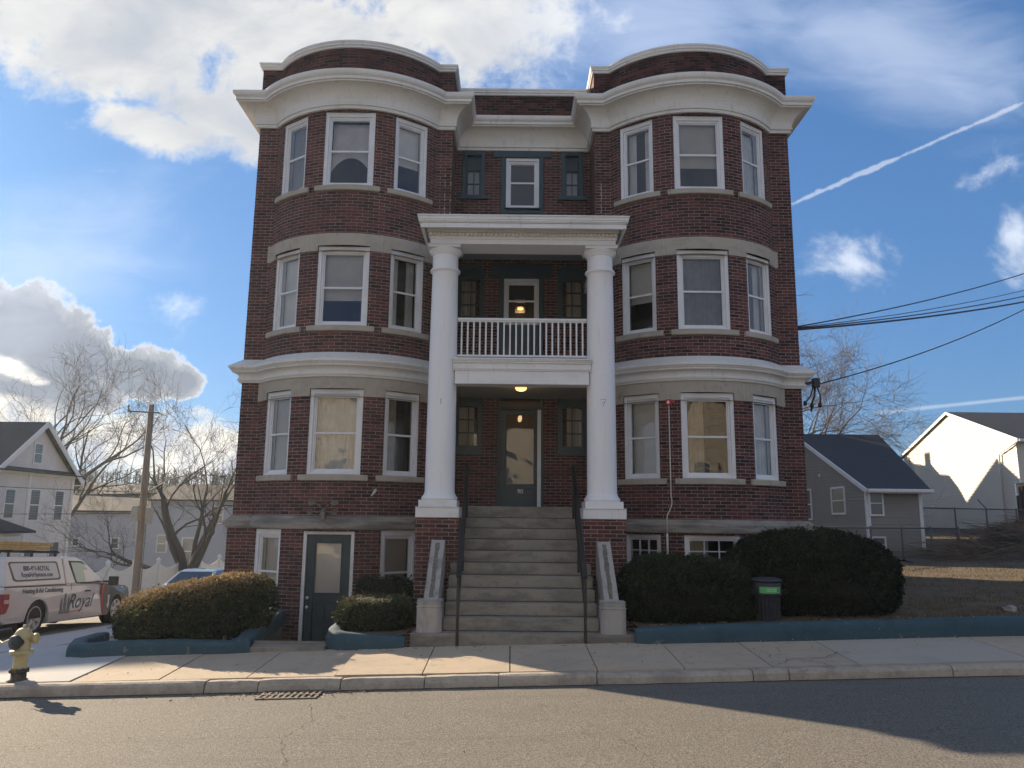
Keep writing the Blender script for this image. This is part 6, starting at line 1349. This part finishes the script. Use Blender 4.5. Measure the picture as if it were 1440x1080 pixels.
# ------------------------------------------------------------------ bare winter trees
M_bark = mat_layers('grey bark', (.08, .07, .062), [(9, .45, .65, .5, (.065, .058, .05), (2, 2, .5))], .9, .006, 40)
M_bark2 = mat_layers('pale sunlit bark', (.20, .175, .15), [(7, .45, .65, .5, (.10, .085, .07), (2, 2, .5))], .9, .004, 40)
def bare_tree(name, label, base, height, seed, stems=5, lean=(0, 0), spread=.5, first=.18, r0=.2, lv=5, barkm=None, up=.25, group='bare winter trees', minr=.006, density=1.0, stemdirs=None):
    rng = random.Random(seed); root = thing(name, label, 'tree', base, group); B0 = Vector(base); trunk = MB(); crown = MB()
    def grow(p, d, L, r, level, mb):
        n = 5 if level < 3 else 3; pts = [p]; rads = [r]; q = p.copy(); dd = d.copy(); w = .10 + .05 * level
        for i in range(n):
            dd = (dd + Vector((rng.gauss(0, w), rng.gauss(0, w), rng.gauss(0, w) + up * .22))).normalized(); q = q + dd * L / n; pts.append(q); rads.append(max(minr * .7, r * (1 - .62 * (i + 1) / n)))
        mb.tube(pts, rads, 7 if level < 2 else (5 if level == 2 else 3), cap=level == 0)
        if level >= lv: return
        kids = int((3.4 + level * .55) * density) + (1 if rng.random() < .5 else 0)
        for k in range(kids):
            t = rng.uniform(.28, .96) if k else 1; i = min(n - 1, int(t * n)); a = pts[i].lerp(pts[i + 1], t * n - i if t < 1 else 1)
            dirp = (pts[i + 1] - pts[i]).normalized(); ax = dirp.orthogonal().normalized(); ax.rotate(Matrix.Rotation(rng.random() * 2 * PI, 3, dirp)); ang = rng.uniform(.35, .85) * (1.0 if k else .4)
            nd = (dirp * math.cos(ang) + ax * math.sin(ang)).normalized(); grow(a, nd, L * rng.uniform(.5, .74), max(minr, rads[i] * rng.uniform(.42, .62)), level + 1, crown)
    hgt = height * first; tp = B0 + Vector((lean[0] * .3, lean[1] * .3, hgt)); trunk.tube([B0 - Vector((0, 0, .3)), B0, B0.lerp(tp, .5) + Vector((.03, 0, 0)), tp], [r0 * 1.5, r0 * 1.25, r0 * 1.05, r0], 10)
    for s in range(stems):
        if stemdirs: dx, dz = stemdirs[s % len(stemdirs)]; d = Vector((dx, rng.gauss(0, .22), dz)).normalized()
        else: a = 2 * PI * s / stems + rng.uniform(-.4, .4); d = Vector((math.cos(a) * spread + lean[0] * .2, math.sin(a) * spread + lean[1] * .2, 1)).normalized()
        grow(tp - Vector((0, 0, rng.uniform(0, hgt * .4))), d, (height - hgt) * rng.uniform(.52, .66), r0 * rng.uniform(.5, .68), 1, crown)
    trunk.build('trunk', barkm or M_bark, root); crown.build('crown', barkm or M_bark, root); return root
bare_tree('bare_tree', 'tall bare vase shaped tree rising behind the pale clapboard house', (-29.5, 50.0, -2.4), 15.2, 21, stems=7, first=.26, r0=.34, spread=.42, stemdirs=[(-.55, 1), (-.25, 1), (.05, 1), (.3, 1), (.55, .95), (.8, .9), (-.05, 1)], minr=.008, up=.36, density=.86)
bare_tree('bare_tree', 'bare spreading tree between the wooden utility pole and the brick corner', (-15.6, 38.0, -2.1), 8.8, 33, stems=6, first=.13, r0=.30, spread=.6, stemdirs=[(-.95, .45), (-.35, 1), (.0, 1), (.25, 1), (.6, .8), (.15, 1)], minr=.006, up=.36, density=.95)
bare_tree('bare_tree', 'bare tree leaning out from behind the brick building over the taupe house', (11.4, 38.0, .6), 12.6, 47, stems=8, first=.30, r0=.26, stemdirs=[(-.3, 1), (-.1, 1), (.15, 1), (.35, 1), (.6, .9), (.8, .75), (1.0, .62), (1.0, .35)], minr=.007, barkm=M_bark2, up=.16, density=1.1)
bare_tree('bare_tree', 'bare tree across the street mirrored in the upper right windows', (17.5, -13, .1), 13, 61, stems=6, first=.2, r0=.22, minr=.012, lv=4)
bare_tree('bare_tree', 'slender bare tree far behind the low white house', (-42, 75, -2), 12, 52, stems=5, first=.2, r0=.22, minr=.012, lv=4)

# hill and the far wood that covers it
mb = MB(); nx, ny = 90, 10; vs = []
for j in range(ny + 1):
    for i in range(nx + 1):
        x = -190 + 380 * i / nx; y = 95 + 75 * j / ny; h = (math.sin(min(1, j / 6) * PI / 2)) * (11.3 if x < -20 else max(2, 11.3 - (x + 20) * .16)); vs.append((x, y, -4 + h + .7 * noise.noise(Vector((x * .03, y * .05, 0)))))
mb.add(vs, [(j * (nx + 1) + i, j * (nx + 1) + i + 1, (j + 1) * (nx + 1) + i + 1, (j + 1) * (nx + 1) + i) for j in range(ny) for i in range(nx)], 0, True)
tag(mb.build('hill', mat_layers('wooded hillside', (.075, .065, .055), [(.15, .45, .6, .6, (.045, .045, .038), (1, 1, 1)), (1.5, .5, .65, .5, (.11, .095, .08), (1, 1, 3))], .95, .2, 2), org=(0, 0, 0)), kind='structure')
mb = MB(); rr = random.Random(77)
for k in range(1500):
    x = rr.uniform(-150, 20); y = rr.uniform(88, 150); j = (y - 95) / 75 * 10; h = -4 + (math.sin(min(1, max(0, j) / 6) * PI / 2)) * (11.3 if x < -20 else max(2, 11.3 - (x + 20) * .16)); H = rr.uniform(1.6, 3.6)
    p = Vector((x, y, h - .5)); mb.tube([p, p + Vector((rr.uniform(-.3, .3), 0, H))], [.14, .04], 3, cap=False)
    for q in range(7):
        t = rr.uniform(.3, .95); a = p + Vector((0, 0, H * t)); mb.tube([a, a + Vector((rr.uniform(-1.1, 1.1), rr.uniform(-.5, .5), rr.uniform(.3, 1.1)))], [.06, .025], 3, cap=False)
tag(mb.build('distant_wood', mat('far wood bark', (.07, .06, .052), .95, var=.3, vscale=.2), org=(0, 0, 0)), 'dark leafless wood covering the far hillside beyond the white house', 'wood', kind='stuff')

# ------------------------------------------------------------------ pole, cables
PB = Vector((-12.55, 26.6, road_z(-12.3, 26.6) + .1)); PT = Vector((-12.58, 26.6, 5.55)); M_pole = mat_layers('weathered pole wood', (.26, .215, .165), [(6, .45, .65, .6, (.13, .10, .08), (3, 3, .3)), (20, .5, .7, .4, (.36, .31, .25), (3, 3, .2))], .9, .006, 30)
UP = thing('utility_pole', 'weathered wooden utility pole leaning slightly beside the white truck', 'utility pole', PB)
mb = MB(); mb.tube([PB - Vector((0, 0, .5)), PB, PB.lerp(PT, .5), PT], [.135, .13, .115, .095], 14); mb.build('pole', M_pole, UP)
mb = MB(); mb.bar(PT + Vector((-.75, -.1, -.25)), PT + Vector((.35, -.1, -.3)), .05, .05); mb.bar(PT + Vector((-.74, -.1, -.26)), PT + Vector((-.74, -.1, -.02)), .04, .04); mb.bar(PT + Vector((.1, -.1, -.25)), PT + Vector((.65, -.1, -.42)), .02, .02)
mb.tube([PB + Vector((.19, -.05, 0)), PB + Vector((.18, -.05, 2.9))], .018, 6); mb.build('bracket', gm, UP)
mb = MB(); mb.box(PB.x - .24, PB.x - .02, PB.y - .32, PB.y - .16, 1.55, 2.05); mb.box(PB.x + .16, PB.x + .34, PB.y - .14, PB.y + .06, 1.45, 2.0); mb.build('equipment_box', mat('pale equipment box', (.42, .40, .34), .6, var=.2), UP, bevel=.015)
mb = MB(); mb.tube([PB + Vector((.1, 0, 3.9)), PB + Vector((.8, 0, 4.35)), PB + Vector((1.6, 0, 4.55)), PB + Vector((2.4, .2, 4.5))], [.02, .02, .02, .018], 6); mb.lathe([(0, -.03), (.10, -.03), (.14, .0), (.10, .05), (0, .06)], 14, PB + Vector((2.55, .2, 4.47))); mb.build('lamp_arm', gm, UP)
mb = MB(); mb.tube([PB + Vector((.1, -.1, 3.5)), PB + Vector((-1.9, .6, -.1))], .008, 5); mb.build('guy_wire', mat('galvanised wire', (.3, .3, .3), .5), UP)
def cable(label, a, b, sag, r, n=28, mt=None, group=None):
    a = Vector(a); b = Vector(b); mb = MB(); mb.tube([a.lerp(b, i / n) - Vector((0, 0, 4 * sag * (i / n) * (1 - i / n))) for i in range(n + 1)], r, 5); tag(mb.build('overhead_cable', mt or M_black, org=a), label, 'cable', group or 'overhead cables')
cpx = Vector((5.72, 15.3, 5.62))
cable('thickest black overhead cable, lowest of the bundle leaving the brick building', cpx, (29, 30.5, 13.2), .55, .022)
cable('black overhead cable just above the thickest one of the bundle', cpx + Vector((0, .02, .03)), (29, 30.8, 13.75), .60, .014)
cable('thin black overhead cable splitting off between the thick bundle and the topmost cable', cpx + Vector((0, .04, .05)), (29, 31.0, 14.2), .6, .009)
cable('topmost black overhead cable leaving the side of the brick building', cpx + Vector((0, .04, .06)), (29, 30.0, 15.7), .75, .014)
cable('black overhead cable crossing the others and dropping to the corner bracket', (6.08, 15.0, 4.45), (26, 26.2, 15.3), 1.2, .013)
cable('faint overhead cable passing the gable of the pale clapboard house, upper', (-45, 33, 5.2), PB + Vector((0, 0, 3.9)), .5, .011)
cable('faint overhead cable passing the gable of the pale clapboard house, lower', (-45, 33, 3.0), PB + Vector((0, 0, 3.2)), .5, .011)

# ------------------------------------------------------------------ fences
M_pv = mat('white vinyl fence', (.80, .80, .78), .5, var=.06)
WF = thing('scalloped_fence', 'white scalloped vinyl fence with pointed posts behind the utility pole', 'fence', (-16.3, 36, -2.2))
fa, fb = Vector((-17.2, 31.5)), Vector((-14.2, 46)); nb = 9; ppanel = MB()
for i in range(nb + 1):
    p = fa.lerp(fb, i / nb); zb = -2.25; zt = -.22 - .10 * i / nb * 2
    mb = MB(); mb.box(p.x - .065, p.x + .065, p.y - .065, p.y + .065, zb, zt); mb.add([(p.x - .09, p.y - .09, zt), (p.x + .09, p.y - .09, zt), (p.x + .09, p.y + .09, zt), (p.x - .09, p.y + .09, zt), (p.x, p.y, zt + .14)], [(0, 1, 4), (1, 2, 4), (2, 3, 4), (3, 0, 4), (3, 2, 1, 0)]); mb.build('post', M_pv, WF)
    if i < nb:
        q = fa.lerp(fb, (i + 1) / nb); m = 16
        for k in range(m):
            t0 = (k + .06) / m; t1 = (k + .94) / m; a = p.lerp(q, t0); b = p.lerp(q, t1); sc = lambda t: zt - .08 - .30 * (1 - (2 * t - 1) ** 2) ** 1.0
            no = Vector(((q - p).y, -(q - p).x)).normalized() * .02
            ppanel.add([(a.x + no.x, a.y + no.y, zb), (b.x + no.x, b.y + no.y, zb), (b.x + no.x, b.y + no.y, sc(t1)), (a.x + no.x, a.y + no.y, sc(t0)), (a.x - no.x, a.y - no.y, zb), (b.x - no.x, b.y - no.y, zb), (b.x - no.x, b.y - no.y, sc(t1)), (a.x - no.x, a.y - no.y, sc(t0))], [(0, 1, 2, 3), (5, 4, 7, 6), (3, 2, 6, 7), (0, 3, 7, 4), (1, 5, 6, 2)])
        for z in (zb + .25, zt - .5): ppanel.bar((p.x, p.y, z), (q.x, q.y, z), .05, .09)
ppanel.build('pickets', M_pv, WF)
def chain_mesh_mat():
    m = bpy.data.materials.new('chain link mesh'); m.use_nodes = True; t = m.node_tree; t.nodes.clear(); N = NT(t)
    uv = N.new('ShaderNodeTexCoord').outputs['UV']; sp = N.new('ShaderNodeSeparateXYZ'); t.links.new(uv, sp.inputs[0]); a = N.m('ADD', sp.outputs[0], sp.outputs[1]); b = N.m('SUBTRACT', sp.outputs[0], sp.outputs[1])
    f = None
    for q in (a, b):
        w = N.m('ABSOLUTE', N.m('SUBTRACT', N.m('FRACT', N.m('DIVIDE', q, .075)), .5)); g = N.m('LESS_THAN', w, .045); f = g if f is None else N.m('MAXIMUM', f, g)
    d = N.new('ShaderNodeBsdfDiffuse'); d.inputs[0].default_value = (.10, .10, .10, 1); tr = N.new('ShaderNodeBsdfTransparent'); mx = N.new('ShaderNodeMixShader')
    t.links.new(f, mx.inputs[0]); t.links.new(tr.outputs[0], mx.inputs[1]); t.links.new(d.outputs[0], mx.inputs[2]); o = N.new('ShaderNodeOutputMaterial'); t.links.new(mx.outputs[0], o.inputs[0]); return m
M_link = chain_mesh_mat(); M_galv = mat('dull galvanised pipe', (.09, .09, .09), .6)
def chain_fence(label, a, b, zb, zt, n, arms=False, wood=None):
    a = Vector(a); b = Vector(b); root = thing('chain_link_fence', label, 'fence', (a.x, a.y, zb), 'chain link fences'); L = (b - a).length
    mb = MB(); mb.tube([(a.x, a.y, zt), (b.x, b.y, zt)], .025, 8); mb.build('top_rail', M_galv, root)
    for i in range(n + 1):
        p = a.lerp(b, i / n); mb = MB(); mb.tube([(p.x, p.y, zb - .1), (p.x, p.y, zt + .05)], .032, 8)
        if arms and i % 2 == 0: mb.tube([(p.x, p.y, zt + .03), (p.x - .3, p.y, zt + .38)], .02, 6)
        mb.build('post', M_galv, root)
    mb = MB(); mb.face([(a.x, a.y, zb), (b.x, b.y, zb), (b.x, b.y, zt), (a.x, a.y, zt)], 0, [(0, 0), (L, 0), (L, zt - zb), (0, zt - zb)]); mb.build('mesh', M_link, root); return root
chain_fence('low chain link fence crossing in front of the taupe house', (8.0, 21.5), (14.6, 25.5), .40, 1.60, 5)
chain_fence('taller chain link fence in front of the cream house foundation', (15.6, 29.5), (25.0, 33.0), .5, 2.32, 6, arms=True)
mb = MB(); mb.box(21.05, 21.20, 31.9, 32.05, .6, 3.3); mb.box(20.80, 20.93, 31.8, 31.93, .5, 2.9); tag(mb.build('fence_post', mat('dark old wood', (.06, .045, .035), .9)), 'pair of tall dark wooden posts rising over the chain link fence by the tarp', 'fence post')
TP = MB(); nx, ny = 16, 8; vs = []
for j in range(ny + 1):
    for i in range(nx + 1):
        u = i / nx; v = j / ny; x = 21.3 + 9 * u; e = min(1, u * 4); z = .9 + (1.55 * (1 - v ** 1.5)) * (e ** .7) + .09 * noise.noise(Vector((x * 1.4, v * 4, 2))); vs.append((x, 32.4 - 2.0 * v + .12 * noise.noise(Vector((x * 1.2, v * 5, 0))), z))
TP.add(vs, [(j * (nx + 1) + i, j * (nx + 1) + i + 1, (j + 1) * (nx + 1) + i + 1, (j + 1) * (nx + 1) + i) for j in range(ny) for i in range(nx)], 0, True)
tag(TP.build('tarp', mat('black tarp', (.012, .013, .016), .5, var=.3)), 'black tarp draped over a heap in front of the cream house', 'tarp')

# brush pile, snow, stones, litter, lawn tufts
rr = random.Random(5); mb = MB(); nx, ny = 40, 10; vs = []; x0, x1 = 11.4, 30
def mound(x, y): return land_z(x, y) + max(0, .85 * math.exp(-((y - 23.8) / 1.6) ** 2) * sstep(x, 12.7, 15.6) + .16 * noise.noise(Vector((x * .9, y * .9, 0)))) - .02
for j in range(ny + 1):
    for i in range(nx + 1): x = x0 + (x1 - x0) * i / nx; y = 21.0 + 6 * j / ny; vs.append((x, y, mound(x, y) - (.12 if j == 0 else 0)))
mb.add(vs, [(j * (nx + 1) + i, j * (nx + 1) + i + 1, (j + 1) * (nx + 1) + i + 1, (j + 1) * (nx + 1) + i) for j in range(ny) for i in range(nx)], 0, True)
tag(mb.build('mound', M_soil, org=(0, 0, 0)), kind='structure')
mb = MB()
for k in range(2600):
    x = rr.uniform(12.9, 24); y = rr.gauss(23.6, .8); z = mound(x, y) + rr.uniform(0, .22); a = rr.gauss(0, .5) + (PI if rr.random() < .5 else 0); L = rr.uniform(.3, 1.3); d = Vector((math.cos(a), .5 * math.sin(a), rr.uniform(-.15, .35))); p = Vector((x, y, z)); r_ = rr.uniform(.004, .014); mb.tube([p, p + d * L * .5 + Vector((0, 0, rr.uniform(0, .08))), p + d * L], [r_, r_ * .8, r_ * .4], 3, cap=False)
tag(mb.build('brush_pile', mat('dead brush', (.20, .15, .105), .9, var=.6, vscale=2, var2=(.07, .05, .035))), 'tangled brown brush pile along the far edge of the lawn', 'brush pile', kind='stuff')
mb = MB(); nx, ny = 24, 8; vs = []
for j in range(ny + 1):
    for i in range(nx + 1):
        u = i / nx; v = j / ny; x = 18.3 + 4.6 * u; y = 23.4 + 2.4 * v; e = math.sin(PI * u) ** .6 * math.sin(PI * v) ** .6; vs.append((x, y, mound(x, y) - .10 + .38 * e * (1 + .6 * noise.noise(Vector((x * 2, y * 2, 0))))))
mb.add(vs, [(j * (nx + 1) + i, j * (nx + 1) + i + 1, (j + 1) * (nx + 1) + i + 1, (j + 1) * (nx + 1) + i) for j in range(ny) for i in range(nx)], 0, True)
tag(mb.build('snow_patch', mat('old snow', (.62, .64, .68), .6, var=.15, vscale=6, bump=.02, bscale=12)), 'old snow patch left on the brush mound by the black tarp', 'snow')
def stone(label, c, s, seed, color):
    rg = random.Random(seed); bm = bmesh.new(); bmesh.ops.create_icosphere(bm, subdivisions=3, radius=1); mb = MB()
    for v in bm.verts: v.co *= 1 + .35 * noise.noise(v.co * 1.7 + Vector((seed, 0, 0)))
    mb.add([(c[0] + v.co.x * s[0], c[1] + v.co.y * s[1], c[2] + v.co.z * s[2]) for v in bm.verts], [tuple(v.index for v in f.verts) for f in bm.faces], 0, False); bm.free()
    tag(mb.build('stone', mat('stone %d' % seed, color, .9, var=.5, vscale=20, bump=.005)), label, 'stone')
stone('pale lumpy stone on the lawn near the far end of the long blue kerb', (7.55, 12.0, land_z(7.5, 12) + .03), (.11, .07, .06), 3, (.36, .34, .32))
stone('small white stone on the soil under the biggest dark bush', (5.05, 11.25, land_z(5, 11.2) + .01), (.05, .03, .022), 5, (.5, .48, .45))
mb = MB(); tints = []; rr = random.Random(31)
def leaf_at(x, y, z, s):
    a = rr.random() * 6.28; dx, dy = math.cos(a) * s, math.sin(a) * s; mb.face([(x - dx, y - dy, z + rr.uniform(0, .01)), (x + dy * .5, y - dx * .5, z + rr.uniform(.004, .02)), (x + dx, y + dy, z + rr.uniform(0, .012)), (x - dy * .5, y + dx * .5, z + rr.uniform(.002, .02))]); tints.append(rr.random())
for k in range(420):
    x = rr.uniform(1.7, 9.5); y = 11.16 + abs(rr.gauss(0, .18)); leaf_at(x, y, land_z(x, y) + .02, rr.uniform(.012, .035))
for k in range(170):
    x = rr.uniform(-2.4, 8); y = 10.86 + rr.gauss(0, .04); leaf_at(x, y, walk_z(x, y) + .010, rr.uniform(.008, .022))
for k in range(130):
    x = rr.uniform(-5.5, 9); y = rr.uniform(9.5, 10.8); leaf_at(x, y, walk_z(x, y) + .010, rr.uniform(.006, .016))
for k in range(160):
    x = rr.gauss(-2.4, .7); y = 9.22 - abs(rr.gauss(0, .12)); leaf_at(x, y, road_z(x, y) + .008, rr.uniform(.008, .024))
for k in range(180):
    x = rr.uniform(-7, 9); y = rr.uniform(5.2, 9.2); leaf_at(x, y, road_z(x, y) + .006, rr.uniform(.004, .012))
fl = mb.build('fallen_leaves', mat_leaf('dead leaves', [(0, (.05, .035, .02)), (.5, (.16, .10, .05)), (.85, (.30, .22, .13)), (1, (.5, .45, .36))], .8, .1), org=(0, 0, 0)); at = fl.data.attributes.new('tint', 'FLOAT', 'FACE'); at.data.foreach_set('value', tints); tag(fl, 'small dead leaves and twigs scattered along the kerb and sidewalk', 'leaves', kind='stuff')
mb = MB(); tints = []
for k in range(42000):
    y = 11.2 + (rr.random() ** 1.5) * 11.5; x = rr.uniform(4.2, 6.6 + (y - 8) * .78); 
    if x < 6.2 and 14 < y: continue
    c = noise.noise(Vector((x * 1.6, y * 1.6, 0))) + .5 * noise.noise(Vector((x * 5, y * 5, 3)))
    if c < -.12 + rr.uniform(-.2, .2): continue
    z = far_z(x, y) - .01; h = rr.uniform(.02, .055) * (1 + y * .02); a = rr.random() * 6.28; w = .004 * (1 + y * .05); ln = Vector((rr.gauss(0, .5), rr.gauss(0, .5), 1)).normalized() * h; dx, dy = math.cos(a) * w, math.sin(a) * w
    mb.face([(x - dx, y - dy, z), (x + dx, y + dy, z), (x + ln.x, y + ln.y, z + ln.z)]); tints.append(min(1, max(0, .45 + c * .6 + rr.gauss(0, .2))))
gr = mb.build('grass', mat_leaf('winter grass', [(0, (.055, .045, .022)), (.4, (.12, .09, .045)), (.8, (.22, .165, .095)), (1, (.33, .26, .16))], .8, .2), org=(0, 0, 0)); at = gr.data.attributes.new('tint', 'FLOAT', 'FACE'); at.data.foreach_set('value', tints); tag(gr, 'short straw coloured winter grass on the lawn beside the brick building', 'grass', kind='stuff')

hz = MB(); hz.box(-260, 300, -60, 420, -12, 22); ho = hz.build('haze', MATS['tyre rubber'], org=(0, 0, 0)); hm = bpy.data.materials.new('thin bright haze'); hm.use_nodes = True; ht = hm.node_tree; ht.nodes.clear()  # haze volume: fades the distance, also added for the glare at left
hv = ht.nodes.new('ShaderNodeVolumePrincipled'); hv.inputs['Color'].default_value = (.84, .93, 1, 1); hv.inputs['Density'].default_value = .0005; hv.inputs['Anisotropy'].default_value = .35
hx = ht.nodes.new('ShaderNodeOutputMaterial'); ht.links.new(hv.outputs[0], hx.inputs['Volume']); ho.data.materials.clear(); ho.data.materials.append(hm); tag(ho, kind='stuff')
for o in bpy.data.objects:
    if '_org' in o: del o['_org']
